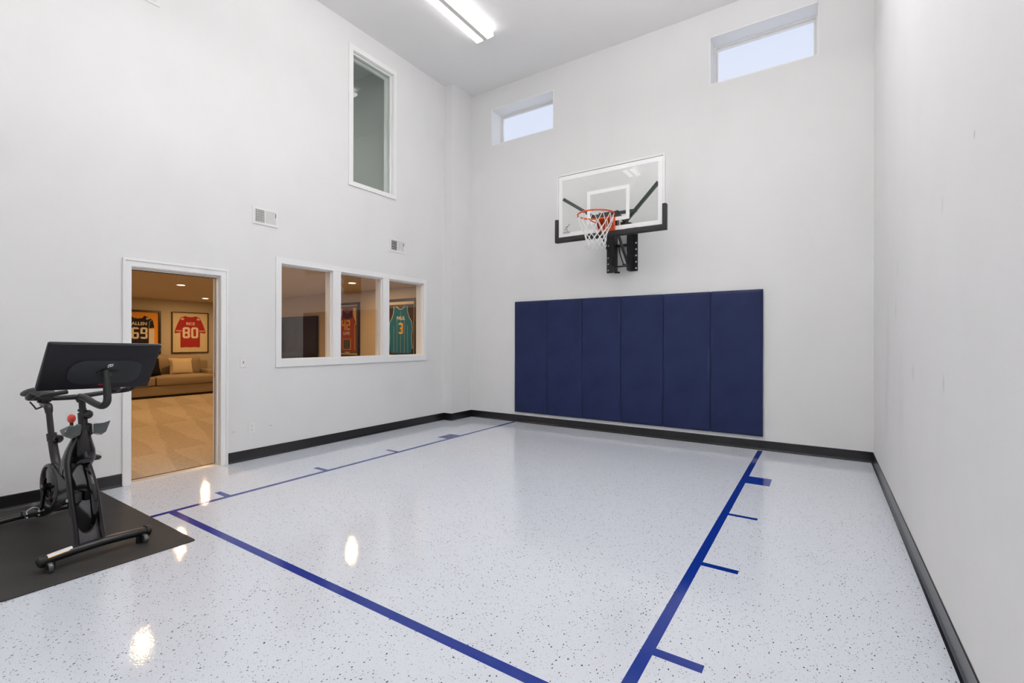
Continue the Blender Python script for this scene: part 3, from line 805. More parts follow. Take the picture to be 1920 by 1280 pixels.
# ------------------------------------------------------------------ vents, switch, outlet
def register(label, y0, y1, z0, z1, dark='grid', cut=.48):
    w, h = y1 - y0, z1 - z0
    t = thing('wall_vent', label, 'vent', (XL, (y0 + y1) / 2, z0), group='white wall vents')
    b = BM(); f = .030
    box(b, 0, .009, -w / 2, -w / 2 + f, 0, h, .003); box(b, 0, .009, w / 2 - f, w / 2, 0, h, .003)
    box(b, 0, .0088, -w / 2 + .01, w / 2 - .01, 0, f, .003); box(b, 0, .0088, -w / 2 + .01, w / 2 - .01, h - f, h, .003)
    box(b, 0, .0085, -.012, .004, f, h - f)
    obj('frame', b, 'vent_white', t)
    b = BM(); box(b, .0003, .0015, -w / 2 + .02, -.008, .02, h - .02); obj('duct_opening', b, 'vent_dark', t)
    b = BM(); box(b, .0003, .002, 0, w / 2 - .02, .02, h - .02); obj('damper', b, 'vent_white', t)
    b = BM(); n = 9
    if dark == 'grid':
        for i in range(n): 
            y = -w / 2 + f + (w / 2 - f - .012) * (i + .5) / n; box(b, .003, .008, y - .0022, y + .0022, f, h - f)
        for i in range(5):
            z = f + (h - 2 * f) * (i + .5) / 5; box(b, .002, .005, -w / 2 + f, -.012, z - .0012, z + .0012)
    else:
        for i in range(6):
            z = f + (h - 2 * f) * (i + .5) / 6; box(b, .002, .008, -w / 2 + f, -.012, z - .004, z + .002)
    for i in range(n):
        y = .004 + (w / 2 - f - .004) * (i + .5) / n; box(b, .003, .008, y - .003, y + .003, f, h - f)
    obj('louvers', b, 'vent_white', t)
    b = BM(); box(b, .008, .018, w / 2 - f - .006, w / 2 - f, h * .55, h * .78, .001); obj('lever', b, 'slot_gray', t)
register('white wall vent left of the tall window, dark grid on its left half', 2.803, 3.102, 2.672, 2.872)
register('small white wall vent above the right window pane', 4.820, 5.126, 2.677, 2.880, 'slat')
register('white wall vent cut off by the top edge of the view, high above the doorway', 1.45, 1.909, 4.578, 4.88, 'slat')
t = thing('light_switch', 'white toggle light switch plate between doorway and window', 'switch', (XL, 2.707, 1.043))
b = BM(); box(b, 0, .006, -.036, .036, 0, .118, .003); obj('cover_plate', b, 'plate_white', t)
b = BM(); box(b, .005, .007, -.006, .006, .045, .072); obj('toggle_slot', b, 'slot_gray', t)
b = BM(); box(b, .005, .018, -.004, .004, .056, .070, .002); obj('toggle', b, 'plate_white', t)
t = thing('power_outlet', 'white double power outlet low on the wall under the switch', 'outlet', (XL, 2.799, .298))
b = BM(); box(b, 0, .006, -.038, .038, 0, .122, .003); obj('cover_plate', b, 'plate_white', t)
for z in (.038, .084):
    b = BM(); prism(b, round_rect(.034, .028, .010, 4, 0, z), .005, .0085, 'YZ'); r = obj('receptacle', b, 'plate_white', t)
    b = BM(); box(b, .008, .0092, -.009, -.006, z - .004, z + .006); box(b, .008, .0092, .006, .009, z - .004, z + .006); box(b, .008, .0092, -.002, .002, z - .010, z - .006); obj_split('slot', b, 'slot_gray', r)

# ------------------------------------------------------------------ wall pads
LP = ['leftmost of the six navy vinyl wall pads', 'second navy wall pad from the left, wrinkled at its top right corner',
      'third navy wall pad from the left, creased along its top', 'fourth navy wall pad from the left, under the hoop mount, creased top',
      'fifth navy wall pad from the left, second from the right end', 'rightmost of the six navy vinyl wall pads']
PX = [-4.262 + i * .6095 for i in range(7)]
for i in range(6):
    x0, x1 = PX[i] + .0025, PX[i + 1] - .0025; w = x1 - x0; z0, h = .17, 1.822
    t = thing('wall_pad', LP[i], 'wall pad', ((x0 + x1) / 2, YB, z0), group='navy wall pads under the hoop')
    b = BM(); nx, nz = 28, 84; g = []
    rnd = random.Random(i * 3 + 1)
    folds = []
    nf = [2, 4, 6, 6, 3, 2][i]
    for k in range(nf):
        folds.append((rnd.uniform(-.25, .3), h - rnd.uniform(0, .05), rnd.uniform(.4, 1.1), rnd.uniform(.16, .34), rnd.uniform(.002, .0045) * [.4, .9, 1, 1, .6, .5][i], rnd.uniform(.008, .016)))
    for a in range(nx + 1):
        row = []
        for c in range(nz + 1):
            u = a / nx; v = c / nz; x = (u - .5) * w; z = v * h
            ed = min(u * w, (1 - u) * w); ez = min(v * h, (1 - v) * h)
            y = -.044 + .010 * math.exp(-ed / .007) + .010 * math.exp(-ez / .007)
            y += .0015 * math.sin(x * 9 + i) * math.sin(z * 5 + i * 2)
            for (fx, fz, sl, ln, am, wd) in folds:     # creases that run down and sideways from the top edge
                dz = fz - z; 
                if dz < 0: dz = 0
                cx = fx - sl * dz * .6
                y -= am * math.exp(-((x - cx) / (wd + dz * .06)) ** 2) * max(0, 1 - dz / ln)
            if i < 5 and 0: pass
            row.append(b.verts.new((x, y, z)))
        g.append(row)
    for a in range(nx):
        for c in range(nz): b.faces.new((g[a][c], g[a + 1][c], g[a + 1][c + 1], g[a][c + 1]))
    obj('cover', b, 'pad_vinyl', t, True)
    b = BM(); box(b, -w / 2 + .0005, w / 2 - .0005, -.036, -.012, .001, h - .001, .004); obj('foam_edge', b, 'pad_vinyl', t)
    b = BM(); box(b, -w / 2 + .001, w / 2 - .001, -.012, 0, .002, h - .002); obj('backing_board', b, 'pad_edge', t)

# ------------------------------------------------------------------ basketball hoop
CX = -2.405; GY = 5.95
HP = thing('basketball_hoop', 'wall-mounted glass basketball backboard with orange rim and white net', 'basketball hoop', (CX, YB, 2.34))
def HT(b): bmesh.ops.translate(b, vec=(-CX, -YB, -2.34), verts=b.verts[:]); return b
gx0, gx1, gz0, gz1 = CX - .745, CX + .745, 2.79, 3.685
b = BM(); box(b, gx0, gx1, GY, GY + .012, gz0, gz1); obj('glass_board', HT(b), 'backboard_glass', HP)
b = BM(); e = .014
box(b, gx0 - e, gx0 + .002, GY - .006, GY + .03, gz0, gz1 + e, .003); box(b, gx1 - .002, gx1 + e, GY - .006, GY + .03, gz0, gz1 + e, .003)
box(b, gx0, gx1, GY - .006, GY + .03, gz1 - .002, gz1 + e, .003); box(b, gx0, gx1, GY - .004, GY + .03, gz0 - .01, gz0 + .004, .003)
obj('board_frame', HT(b), 'board_white', HP)
b = BM(); q = .055
for a in ((gx0 + .014, gx0 + .014 + q, gz0, gz1 - .012), (gx1 - .014 - q, gx1 - .014, gz0, gz1 - .012), (gx0 + .014 + q, gx1 - .014 - q, gz1 - .012 - q, gz1 - .012), (gx0 + .014 + q, gx1 - .014 - q, gz0 + .03, gz0 + .085)):
    box(b, a[0], a[1], GY - .0008, GY - .0001, a[2], a[3])
obj('border_stripe', HT(b), 'board_white', HP)
b = BM(); tx0, tx1, tz0, tz1, q = CX - .295, CX + .305, 2.945, 3.395, .048
for a in ((tx0, tx0 + q, tz0, tz1), (tx1 - q, tx1, tz0, tz1), (tx0 + q, tx1 - q, tz1 - q, tz1), (tx0 + q, tx1 - q, tz0, tz0 + q)):
    box(b, a[0], a[1], GY - .0008, GY - .0001, a[2], a[3])
obj('target_square', HT(b), 'board_white', HP)
b = BM()
box(b, gx0 - .030, gx1 + .030, GY - .028, GY + .045, 2.742, 2.812, .010, 3)
box(b, gx0 - .0385, gx0 + .012, GY - .0285, GY + .0455, 2.7415, 3.070, .010, 3); box(b, gx1 - .012, gx1 + .0385, GY - .0285, GY + .0455, 2.7415, 3.070, .010, 3)
obj('edge_padding', HT(b), 'board_pad', HP, True)
# small dunking figure mark in the corner of the glass
b = BM(); mx, mz, yy = gx0 + .135, 2.90, GY - .0012
def stroke(pts, r): tube(b, [(mx + x, yy, mz + z) for x, z in pts], r, 6, flat=1)
bmesh.ops.create_uvsphere(b, u_segments=8, v_segments=6, radius=.007, matrix=Matrix.Translation((mx + .012, yy, mz + .062)))
stroke([(.008, .05), (0, .025), (.018, .008), (.01, -.015)], .004); stroke([(.0, .025), (-.022, .012), (-.035, .02)], .004)
stroke([(.008, .048), (.03, .06), (.04, .078)], .0035); stroke([(.006, .046), (-.018, .05), (-.03, .038)], .0035)
bmesh.ops.create_uvsphere(b, u_segments=8, v_segments=6, radius=.007, matrix=Matrix.Translation((mx + .044, yy, mz + .086)))
for k in range(6): stroke([(-.05 + k * .018, -.028), (-.045 + k * .018, -.010), (-.038 + k * .018, -.026)], .0028)
stroke([(-.055, -.04), (.055, -.034)], .0025)
obj('corner_logo', HT(b), 'logo_gray', HP)
# rim, plate and net
RY, RZ, RR = GY - .385, 2.955, .229
b = BM(); tube(b, [(CX + RR * math.cos(a), RY + RR * math.sin(a), RZ) for a in [2 * PI * k / 48 for k in range(48)]], .0095, 10, closed=True)
for s in (-1, 1): tube(b, [(CX + s * .075, GY - .03, RZ - .05), (CX + s * .12, RY + .19, RZ - .035), (CX + s * .165, RY + .155, RZ - .012)], .008, 8)
box(b, CX - .095, CX + .095, RY + .195, GY - .012, RZ - .012, RZ + .008, .004)
for k in range(12):
    a = 2 * PI * (k + .5) / 12; c = Vector((CX + (RR) * math.cos(a), RY + RR * math.sin(a), RZ - .012))
    tube(b, [c + Vector((0, 0, .006)), c + Vector((.008 * math.cos(a), .008 * math.sin(a), -.010)), c + Vector((0, 0, -.004))], .003, 6)
obj('rim', HT(b), 'rim_orange', HP, True)
b = BM(); box(b, CX - .115, CX + .115, GY - .022, GY - .003, 2.795, 2.99, .004); box(b, CX - .11, CX + .11, GY - .10, GY - .02, 2.94, 2.985, .006)
prism(b, [(GY - .02, 2.95), (GY - .12, 2.95), (GY - .02, 2.80)], CX - .112, CX - .106, 'YZ')
prism(b, [(GY - .02, 2.95), (GY - .12, 2.95), (GY - .02, 2.80)], CX + .106, CX + .112, 'YZ')
obj('rim_plate', HT(b), 'rim_orange', HP)
b = BM(); N = 12; lev = [(0, RR - .004), (.115, .195), (.19, .160), (.245, .137), (.295, .125), (.345, .122), (.395, .130)]
def node(l, k):
    z, r = lev[l]; a = 2 * PI * (k + (.5 if l % 2 == 0 else 0)) / N
    return Vector((CX + r * math.cos(a), RY + r * math.sin(a), RZ - .016 - z))
for l in range(len(lev) - 1):
    for k in range(N):
        a = node(l, k)
        for c in ((node(l + 1, k), node(l + 1, k + 1)) if l % 2 == 0 else (node(l + 1, k), node(l + 1, k - 1))):
            mid = (a + c) / 2; out = Vector((mid.x - CX, mid.y - RY, 0)).normalized() * .004
            tube(b, [a, mid + out, c], .0042, 6)
    for k in range(N):
        if l: bmesh.ops.create_uvsphere(b, u_segments=6, v_segments=5, radius=.0075, matrix=Matrix.Translation(node(l, k)))
for k in range(N): bmesh.ops.create_uvsphere(b, u_segments=6, v_segments=5, radius=.008, matrix=Matrix.Translation(node(len(lev) - 1, k)))
obj('net', HT(b), 'net_cord', HP, True)
# wall mount
for s, xa, xb in ((-1, -2.655, -2.555), (1, -2.300, -2.190)):
    b = BM(); box(b, xa, xb, YB - .014, YB - .0005, 2.345, 3.02, .002)
    bx = (-2.575, -2.488) if s < 0 else (-2.308, -2.252)
    box(b, bx[0], bx[0] + .008, YB - .13, YB - .01, 2.345, 3.02); box(b, bx[1] - .008, bx[1], YB - .13, YB - .01, 2.345, 3.02)
    box(b, bx[0], bx[1], YB - .132, YB - .122, 2.345, 3.02)
    obj('wall_bracket', HT(b), 'steel_black', HP)
    b = BM(); fx = -2.628 if s < 0 else -2.212
    for z in (2.385, 2.475, 2.565, 2.655, 2.745, 2.9):
        lathe(b, [(.0001, -.010), (.009, -.009), (.0125, -.004), (.0125, 0)], (fx, YB - .014, z), 'Y', 10)
    obj_split('bolt', HT(b), 'bolt_zinc', HP, True)
b = BM(); box(b, -2.488, -2.308, YB - .10, YB - .07, 2.405, 2.425); box(b, -2.488, -2.308, YB - .08, YB - .03, 2.70, 2.735); obj_split('cross_tube', HT(b), 'steel_black', HP)
for s in (-1, 1):
    b = BM(); x = CX + s * .115
    prism(b, [(YB - .03, 2.99), (GY + .06, 3.075), (GY + .06, 3.035), (YB - .03, 2.95)], x - .012, x + .012, 'YZ'); obj('upper_arm', HT(b), 'steel_green', HP)
    b = BM(); x = CX + s * .108
    prism(b, [(YB - .10, 2.45), (GY + .06, 2.86), (GY + .06, 2.81), (YB - .10, 2.40)], x - .012, x + .012, 'YZ'); obj('lower_arm', HT(b), 'steel_black', HP)
b = BM(); box(b, CX - .13, CX + .13, GY + .014, GY + .03, 2.79, 3.08, .002); box(b, CX - .13, CX - .118, GY + .03, GY + .09, 2.79, 3.09); box(b, CX + .118, CX + .13, GY + .03, GY + .09, 2.79, 3.09)
obj('board_bracket', HT(b), 'steel_black', HP)
b = BM(); tube(b, [(CX - .02, YB - .09, 2.60), (CX + .035, YB - .09, 2.44)], .008, 8); tube(b, [(CX - .02, YB - .09, 2.60), (CX + .01, YB - .2, 2.68)], .008, 8); box(b, CX + .02, CX + .07, YB - .10, YB - .08, 2.432, 2.447); obj('height_strut', HT(b), 'steel_black', HP)
b = BM(); tube(b, [(-2.50, YB - .10, 2.335), (-2.42, YB - .12, 2.325)], .014, 10); obj('crank_socket', HT(b), 'steel_black', HP)
for s in (-1, 1):
    b = BM(); p0, p1 = Vector((CX + s * .67, GY + .03, 3.36)), Vector((CX + s * .09, GY + .34, 2.96)) 
    d = (p1 - p0).normalized(); sd = Vector((0, 1, 0)).cross(d).normalized() * .022; up = Vector((0, .018, 0))
    vs = [b.verts.new(p + a * sd + c * up) for p in (p0, p1) for a, c in ((-1, -1), (1, -1), (1, 1), (-1, 1))]
    for f in ((0, 1, 2, 3), (4, 7, 6, 5), (0, 4, 5, 1), (1, 5, 6, 2), (2, 6, 7, 3), (3, 7, 4, 0)): b.faces.new([vs[k] for k in f])
    obj('diagonal_arm', HT(b), 'steel_green', HP)
b = BM(); box(b, CX - .33, CX + .33, GY + .21, GY + .245, 3.085, 3.125, .002); obj('cross_bar', HT(b), 'steel_green', HP)
b = BM(); box(b, CX - .13, CX - .09, GY + .25, YB - .1, 2.93, 2.98); box(b, CX + .09, CX + .13, GY + .25, YB - .1, 2.93, 2.98); box(b, CX + .085, CX + .135, YB - .18, YB - .012, 2.93, 3.02); obj_split('pivot_block', HT(b), 'steel_black', HP)

# ------------------------------------------------------------------ exercise mat and bike
b = BM(); prism(b, round_rect(1.835, .905, .02, 5), 0.0008, .006, 'XY', .0015)
m_ = obj('exercise_mat', b, 'mat_rubber'); m_.location = (-4.4275, 1.008, 0)
m_.rotation_euler = (0, 0, 0)
tag(m_, 'dark grey rubber mat on the floor under the exercise bike', 'mat')

BK = thing('exercise_bike', 'black stationary exercise bike with a large tilted screen, on a rubber mat', 'exercise bike', (-3.75, 1.018, .0062), math.radians(3.2))
def part(name, b, m, parent=None, smooth=True): return obj(name, b, m, parent or BK, smooth)
# stabilizers
b = BM(); tube(b, [(-.01, -.255, .066), (0, -.13, .079), (.003, 0, .084), (0, .13, .079), (-.01, .255, .066)], .031, 16, 5, flat=.85); FS = part('front_stabilizer', b, 'bike_black')
for s in (-1, 1):
    b = BM(); tube(b, [(-.010, s * .243, .066), (-.012, s * .268, .062), (-.012, s * .277, .060)], [.036, .035, .026], 16); part('end_cap', b, 'saddle', FS)
    b = BM(); lathe(b, [(.008, -.011), (.026, -.011), (.029, -.006), (.029, .006), (.026, .011), (.008, .011)], (.024, s * .232, .0295), 'Y', 20); part('transport_wheel', b, 'wheel_clear', FS)
    b = BM(); box(b, -.01, .03, s * .232 - .019, s * .232 - .014, .02, .07, .003); box(b, -.01, .03, s * .232 + .014, s * .232 + .019, .02, .07, .003)
    tube(b, [(-.012, s * .215, .05), (-.012, s * .215, .001)], .018, 12); part('levelling_foot', b, 'saddle', FS)
b = BM()
def sticker(b, y0, y1, a0, a1, r):
    g = []
    for i in range(7):
        y = y0 + (y1 - y0) * i / 6; zc = .066 + .018 * (1 - (y / .255) ** 2) ** 1; row = []
        for k in range(6):
            a = math.radians(a0 + (a1 - a0) * k / 5); row.append(b.verts.new((math.sin(a) * r * 1.0 - .004, y, zc + math.cos(a) * r * .87)))
        g.append(row)
    for i in range(6):
        for k in range(5): b.faces.new((g[i][k], g[i + 1][k], g[i + 1][k + 1], g[i][k + 1]))
sticker(b, -.238, -.128, -8, 48, .0325); st = part('warning_sticker', b, 'sticker_white', FS)
b = BM(); sticker(b, -.238, -.128, 48, 58, .0326); part('sticker_stripe', b, 'sticker_orange', st)
b = BM(); tube(b, [(-1.13, -.26, .045), (-1.125, -.13, .055), (-1.12, 0, .058), (-1.125, .13, .055), (-1.13, .26, .045)], .028, 16, 5, flat=.8); RS = part('rear_stabilizer', b, 'bike_black')
for s in (-1, 1):
    b = BM(); tube(b, [(-1.13, s * .245, .045), (-1.13, s * .275, .043)], [.032, .028], 14); tube(b, [(-1.13, s * .23, .03), (-1.13, s * .23, 0.0)], .02, 12); part('end_cap', b, 'saddle', RS)
# fork
FYC = -.022
for s in (-1, 1):
    b = BM(); y = -.040 + s * .056
    tube(b, [(-.005, y + s * .006, .095), (-.06, y + s * .004, .25), (-.13, y + s * .002, .42), (-.22, y - s * .012, .58), (-.285, FYC + .012 + s * .018, .70)], [.0125, .0135, .016, .019, .018], 14, 5, flat=1.3)
    part('fork_leg', b, 'bike_shell')
b = BM(); GYC = -.040; arc = [(GYC + .050 * math.cos(a), .245 - .095 * math.sin(a)) for a in [PI * k / 10 for k in range(11)]]
poly = [(GYC + .050, .10)] + arc + [(GYC - .050, .10)]
prism(b, poly, -.012, -.004, 'YZ', M=Matrix.Translation((.004, 0, 0)) @ Matrix.Rotation(math.radians(-14), 4, 'Y')); part('fork_gusset', b, 'gusset_gray', None, False)
# flywheel
FX, FZ = -.195, .335
b = BM(); lathe(b, [(.0001, -.026), (.05, -.025), (.12, -.022), (.18, -.018), (.205, -.015), (.216, -.011), (.220, -.004), (.220, .004), (.216, .011), (.205, .015), (.18, .018), (.12, .022), (.05, .025), (.0001, .026)], (FX, FYC, FZ), 'Y', 64)
FW = part('flywheel', b, 'bike_gloss')
b = BM(); lathe(b, [(.0001, -.052), (.022, -.050), (.030, -.040), (.034, -.024)], (FX, FYC, FZ), 'Y', 24); lathe(b, [(.034, .024), (.030, .040), (.0001, .045)], (FX, FYC, FZ), 'Y', 24); part('hub', b, 'bike_gray', FW)
b = BM(); tube(b, [(FX, FYC - .075, FZ), (FX, FYC + .075, FZ)], .010, 10); part('axle', b, 'bolt_zinc', FW)
b = BM(); box(b, FX + .0, FX + .10, FYC - .066, FYC - .028, FZ + .0, FZ + .06, .008); part('axle_bracket', b, 'bike_gray')
# main shell, fender and belt cover
b = BM(); loft(b, [(-.50, 0, .07, .030, .26), (-.49, 0, .10, .045, .33), (-.45, 0, .11, .058, .42), (-.385, .002, .115, .070, .50), (-.335, .004, .115, .076, .56), (-.315, .006, .10, .068, .62), (-.305, .008, .075, .050, .68), (-.30, .012, .048, .034, .74), (-.30, .014, .03, .026, .78)], 28, 2.4)
part('frame_shell', b, 'bike_shell')
b = BM()                                                # fender arching over the flywheel
n = 14; inn, outr = .229, .248
for side in (0,):
    rings = []
    for k in range(n + 1):
        a = math.radians(80 + 74 * k / n)
        hw = .040 + .010 * math.sin(PI * k / n)
        rings.append([b.verts.new((FX + r * math.cos(a), FYC + y, FZ + r * math.sin(a))) for r, y in ((inn, -hw), (outr - .008, -hw), (outr + .006, -hw * .55), (outr + .006, hw * .55), (outr - .008, hw), (inn, hw))])
    for k in range(n):
        for q in range(6): b.faces.new((rings[k][q], rings[k][(q + 1) % 6], rings[k + 1][(q + 1) % 6], rings[k + 1][q]))
    b.faces.new(rings[0][::-1]); b.faces.new(rings[-1])
part('fender', b, 'bike_gloss')
BBX, BBZ = -.60, .355
def hull2(c0, r0, c1, r1, n=20):
    d = math.hypot(c1[0] - c0[0], c1[1] - c0[1]); th = math.atan2(c1[1] - c0[1], c1[0] - c0[0]); al = math.acos((r0 - r1) / d)
    pts = [(c0[0] + r0 * math.cos(th + al + (2 * PI - 2 * al) * k / n), c0[1] + r0 * math.sin(th + al + (2 * PI - 2 * al) * k / n)) for k in range(n + 1)]
    pts += [(c1[0] + r1 * math.cos(th - al + 2 * al * k / n), c1[1] + r1 * math.sin(th - al + 2 * al * k / n)) for k in range(n + 1)]
    return pts
b = BM(); prism(b, hull2((BBX, BBZ), .150, (-.33, .37), .062), -.068, -.038, 'XZ', .008); BC = part('belt_cover', b, 'bike_shell')
b = BM(); seg = 40
for k in range(seg):
    pass
tube(b, [(BBX + .138 * math.cos(a), -.064, BBZ + .138 * math.sin(a)) for a in [2 * PI * k / 40 for k in range(40)]], .014, 10, closed=True); part('cover_ring', b, 'bike_gray', BC)
b = BM(); lathe(b, [(.0001, -.071), (.105, -.071), (.112, -.066)], (BBX, 0, BBZ), 'Y', 36); part('cover_disc', b, 'bike_gloss', BC)
b = BM(); tube(b, [(BBX + .085 * math.cos(a), -.073, BBZ + .085 * math.sin(a)) for a in [math.radians(150 + 200 * k / 20) for k in range(21)]], .005, 8); part('red_ring', b, 'accent_red', BC)
def crank(s, ang, name_y):
    b = BM(); y = s * .092; L_ = .152
    ex, ez = BBX + L_ * math.cos(ang), BBZ + L_ * math.sin(ang)
    tube(b, [(BBX, s * .07, BBZ), (BBX, y + s * .012, BBZ)], .024, 16); tube(b, [(BBX, y, BBZ), (ex, y + s * .012, ez)], [.014, .011], 12, flat=.6)
    cr = part('crank_arm', b, 'bike_gloss')
    b = BM(); py = s * .158
    tube(b, [(ex, y, ez), (ex, py + s * .03, ez)], .006, 8); part('pedal_axle', b, 'bolt_zinc', cr)
    b = BM(); box(b, ex - .045, ex + .045, py - .030, py + .030, ez - .012, ez + .012, .006)
    box(b, ex - .055, ex - .035, py - .035, py + .035, ez - .018, ez + .010, .004); box(b, ex + .035, ex + .055, py - .035, py + .035, ez - .018, ez + .010, .004)
    pd = part('pedal', b, 'saddle', cr)
    b = BM(); tube(b, [(ex + .05, py - .026, ez), (ex + .056, py - .028, ez + .030), (ex + .06, py, ez + .046), (ex + .056, py + .028, ez + .030), (ex + .05, py + .026, ez)], .003, 8, 4)
    for dy in (-.028, .028):
        for dz in (-.012, .012): bmesh.ops.create_uvsphere(b, u_segments=8, v_segments=6, radius=.005, matrix=Matrix.Translation((ex + .056, py + dy, ez + dz)))
    part('toe_clip', b, 'bolt_zinc', pd)
crank(-1, math.radians(-92), 0); crank(1, math.radians(88), 0)
b = BM(); tube(b, [(-.54, -.012, .29), (-.75, -.012, .20), (-.98, -.01, .11), (-1.12, -.01, .085)], [.045, .040, .036, .032], 14, 5, flat=1.5); tube(b, [(-.60, 0, .355), (-.53, 0, .34)], .05, 16); part('rear_frame_tube', b, 'bike_black')
# seat assembly
b = BM(); tube(b, [(-.50, 0, .36), (-.62, -.002, .43), (-.70, -.006, .50), (-.765, -.010, .665)], [.038, .032, .026, .0245], 16, 4); part('seat_tube', b, 'bike_tube')
b = BM(); tube(b, [(-.755, -.009, .635), (-.770, -.010, .685)], .028, 16); part('seat_collar', b, 'bike_tube')
b = BM(); tube(b, [(-.762, -.010, .645), (-.825, -.008, .83)], .0175, 14, flat=1.2); tube(b, [(-.823, -.008, .822), (-.834, -.008, .855), (-.86, -.006, .872), (-.96, 0, .878)], [.020, .024, .025, .024], 14, 4); part('seat_post', b, 'bike_tube')
b = BM(); tube(b, [(-.755, .004, .652), (-.715, .010, .644)], .009, 10); lathe(b, [(.0001, .024), (.022, .022), (.029, .010), (.029, 0), (.020, -.004)], (-.725, .012, .647), 'X', 20); part('seat_post_knob', b, 'bike_gloss')
b = BM(); tube(b, [(-.95, -.035, .905), (-.95, .035, .905)], .016, 12); box(b, -.99, -.91, -.02, .02, .875, .925, .006)
tube(b, [(-.90, -.055, .85), (-.90, -.065, .87), (-.91, -.085, .905)], .005, 8); tube(b, [(-.90, -.02, .865), (-.90, -.058, .850)], .006, 8); part('seat_clamp', b, 'saddle')
b = BM(); secs = [(-1.135, .055, .015), (-1.12, .085, .026), (-1.08, .094, .032), (-1.02, .080, .032), (-.96, .052, .030), (-.90, .034, .027), (-.85, .024, .024), (-.825, .012, .014)]
rings = []
for x, hw, hh in secs:
    ring = []
    for k in range(18):
        a = 2 * PI * k / 18; c, s_ = math.cos(a), math.sin(a)
        ring.append(b.verts.new((x, hw * math.copysign(abs(c) ** .8, c), .948 + hh * s_ + (.012 if x < -1.0 else 0) - .03 * (abs(c) ** 2) * (hw / .094) * .5)))
    rings.append(ring)
for i in range(len(rings) - 1):
    for k in range(18): b.faces.new((rings[i][k], rings[i][(k + 1) % 18], rings[i + 1][(k + 1) % 18], rings[i + 1][k]))
b.faces.new(rings[0][::-1]); b.faces.new(rings[-1]); part('saddle_seat', b, 'saddle')
# head post and clamps
b = BM(); tube(b, [(-.262, .012, .60), (-.308, .014, .865)], .024, 16, flat=1.2); part('head_tube', b, 'bike_tube')
b = BM(); tube(b, [(-.300, .014, .85), (-.322, .016, .955)], .018, 14); tube(b, [(-.309, .014, .872), (-.312, .014, .888)], .023, 14); part('handlebar_post', b, 'bike_black')
b = BM(); tube(b, [(-.30, .016, .845), (-.275, .026, .852)], .010, 10); lathe(b, [(.0001, .024), (.021, .022), (.029, .012), (.030, .002), (.020, -.004)], (-.275, .028, .853), 'X', 20); part('post_knob', b, 'bike_gloss')
b = BM(); bmesh.ops.create_uvsphere(b, u_segments=20, v_segments=14, radius=.0285, matrix=Matrix.Translation((-.45, .002, .814)) @ Matrix.Diagonal((1, .76, 1.04, 1))); RK = part('resistance_knob', b, 'knob_red')
b = BM(); tube(b, [(-.45, .002, .79), (-.445, .002, .74), (-.40, .006, .68)], [.010, .009, .016], 12); part('knob_stalk', b, 'bike_black', RK)
for s in (-1, 1):
    b = BM(); y0 = .016
    prof = [(y0 + s * .030, .790), (y0 + s * .062, .789), (y0 + s * .092, .793), (y0 + s * .118, .802) if s > 0 else (y0 - .095, .792), (y0 + s * .112, .765), (y0 + s * .100, .728), (y0 + s * .078, .712), (y0 + s * .052, .716), (y0 + s * .032, .735)]
    # open scoop: sheet following the outline, with thickness
    pts = [prof[1], prof[4], prof[5], prof[6], prof[7], prof[8], prof[0]]
    ring = []
    for x, grow in ((-.315, 1.0), (-.245, 1.0)):
        for off in (0, .004):
            ring.append([b.verts.new((x, y0 + (p[0] - y0) * grow - s * off, .75 + (p[1] - .75) * grow + (off if i > 2 else 0))) for i, p in enumerate(pts)])
    A, A2, B_, B2 = ring
    for i in range(len(pts) - 1):
        b.faces.new((A[i], A[i + 1], B_[i + 1], B_[i])); b.faces.new((A2[i], B2[i], B2[i + 1], A2[i + 1]))
        b.faces.new((A[i], A2[i], A2[i + 1], A[i + 1])); b.faces.new((B_[i], B_[i + 1], B2[i + 1], B2[i]))
    b.faces.new((A[0], B_[0], B2[0], A2[0])); b.faces.new((A[-1], A2[-1], B2[-1], B_[-1]))
    # sloping plate across the scoop's mouth as on the photo
    prism(b, [(y0 + s * .034, .790), (y0 + s * .088, .790), (y0 + s * (.112 if s < 0 else .124), .742 if s < 0 else .80), (y0 + s * .100, .728), (y0 + s * .034, .728)], -.246, -.241, 'YZ')
    part('bottle_holder', b, 'tray_smoke', None, False)
b = BM(); box(b, -.33, -.26, -.022, .054, .715, .785, .008); part('holder_clamp', b, 'saddle')
# handlebars
b = BM()
tube(b, [(-.335, -.01, .968), (-.345, -.08, .968), (-.345, -.16, .974), (-.325, -.215, .982), (-.275, -.246, .99), (-.235, -.246, 1.005), (-.215, -.240, 1.022)], [.017, .0155, .0155, .0165, .018, .019, .018], 14, 6)
tube(b, [(-.335, .01, .968), (-.335, .08, .976), (-.335, .16, .984), (-.315, .225, .990), (-.28, .258, 1.0), (-.24, .265, 1.015), (-.22, .262, 1.03)], [.017, .0155, .0155, .0165, .018, .019, .018], 14, 6)
tube(b, [(-.33, -.13, .974), (-.27, -.19, .992), (-.235, -.15, 1.005), (-.25, -.08, 1.012)], .014, 12, 6)
tube(b, [(-.33, .14, .984), (-.27, .19, 1.0), (-.235, .17, 1.012), (-.25, .12, 1.018)], .014, 12, 6)
tube(b, [(-.325, .014, .935), (-.33, .01, .955), (-.335, 0, .975)], [.021, .024, .020], 14)
part('handlebar', b, 'bike_grip')
b = BM(); tube(b, [(-.335, .01, .968), (-.26, .015, .962), (-.15, .020, .938), (-.065, .028, .924), (-.035, .038, .930), (-.030, .050, .958), (-.045, .054, 1.02), (-.062, .056, 1.09), (-.080, .056, 1.145)], [.021, .021, .020, .020, .021, .021, .020, .019, .018], 16, 5); part('screen_arm', b, 'bike_grip')
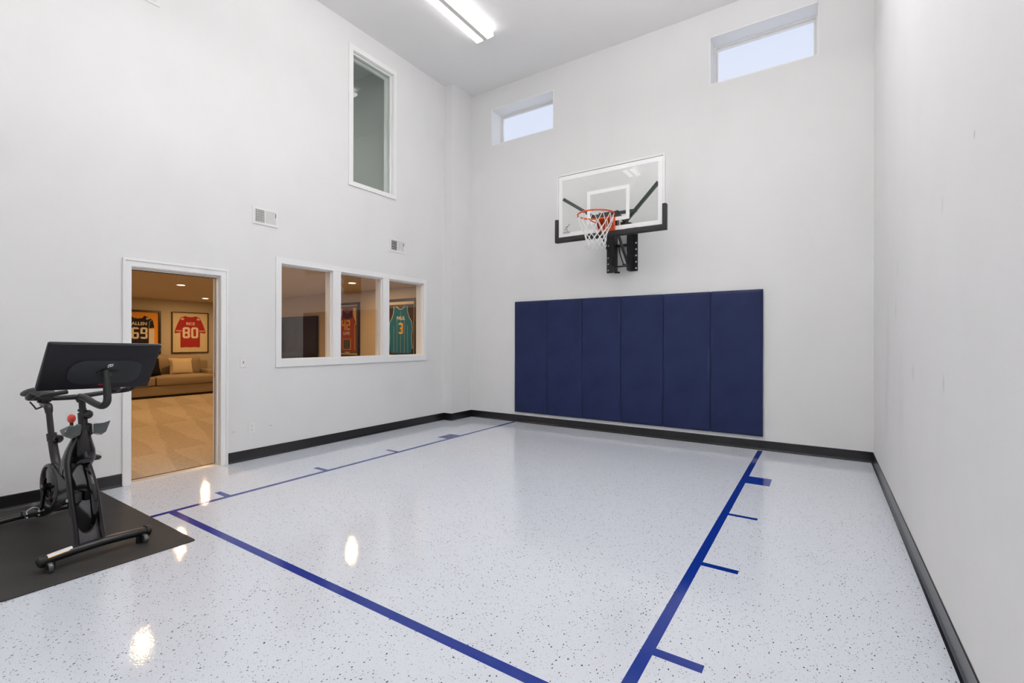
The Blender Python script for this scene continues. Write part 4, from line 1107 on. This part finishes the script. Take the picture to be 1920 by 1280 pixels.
# screen
SR = bpy.data.objects.new('touch_screen', None)
b = BM(); w, h = .57, .342
prism(b, round_rect(w, h, .010, 4), -.026, -.003, 'YZ', .006); S1 = obj('touch_screen', b, 'screen_back', BK, True)
bpy.data.objects.remove(SR)
S1.name = 'touch_screen'
S1.location = (-.079, .046, 1.166); S1.rotation_euler = Euler((math.radians(-2.1), math.radians(33.2), math.radians(-.9)), 'XYZ')
b = BM(); out_ = round_rect(w + .003, h + .003, .011, 4); inn_ = round_rect(w - .004, h - .004, .009, 4)
A = [b.verts.new((-.026, u, v)) for u, v in out_]; B_ = [b.verts.new((-.0215, u, v)) for u, v in out_]; C_ = [b.verts.new((-.026, u, v)) for u, v in inn_]; D_ = [b.verts.new((-.0215, u, v)) for u, v in inn_]
n = len(A)
for i in range(n):
    j = (i + 1) % n
    for q in ((A[i], A[j], B_[j], B_[i]), (C_[i], C_[j], A[j], A[i]), (D_[i], D_[j], C_[j], C_[i]), (B_[i], B_[j], D_[j], D_[i])): b.faces.new(q)
obj('metal_rim', b, 'screen_edge', S1)
b = BM(); box(b, -.0285, -.0262, -w / 2 + .006, w / 2 - .006, -h / 2 + .006, h / 2 - .006); obj('display_glass', b, 'screen_face', S1)
b = BM(); prism(b, round_rect(.375, .178, .075, 8, .022, -.036), -.004, .004, 'YZ', .002); PN = obj('rear_panel', b, 'screen_panel', S1, True)
b = BM(); prism(b, round_rect(.125, .036, .017, 6, .032, -.042), .003, .012, 'YZ', .003); obj('arm_mount', b, 'saddle', S1, True)
b = BM(); tube(b, [(.008, .034, -.042), (.03, .034, -.055)], .019, 14); obj('arm_joint', b, 'saddle', S1, True)
b = BM(); box(b, .001, .006, .0, .034, -.134, -.127, .001); obj('red_switch', b, 'mark_red', S1)
# white letter-like mark: ring of a P with a slanted stem and a trailing stroke
b = BM(); lx, lz = .034, .016
def lst(pts, r=.0016): tube(b, [(.0052, lx + u, lz + v) for u, v in pts], r, 6, 4)
lst([(-.012, -.014), (-.004, -.006), (.004, -.006), (.010, -.001), (.009, .006), (.001, .008), (-.005, .003), (-.002, -.002), (.003, -.001)], .0018)
lst([(-.014, .0), (-.012, .006), (-.004, .011), (.006, .010), (.011, .014)], .0018); lst([(-.014, -.006), (-.015, -.001), (-.012, .004)], .0015)
obj('brand_mark', b, 'mark_white', S1)
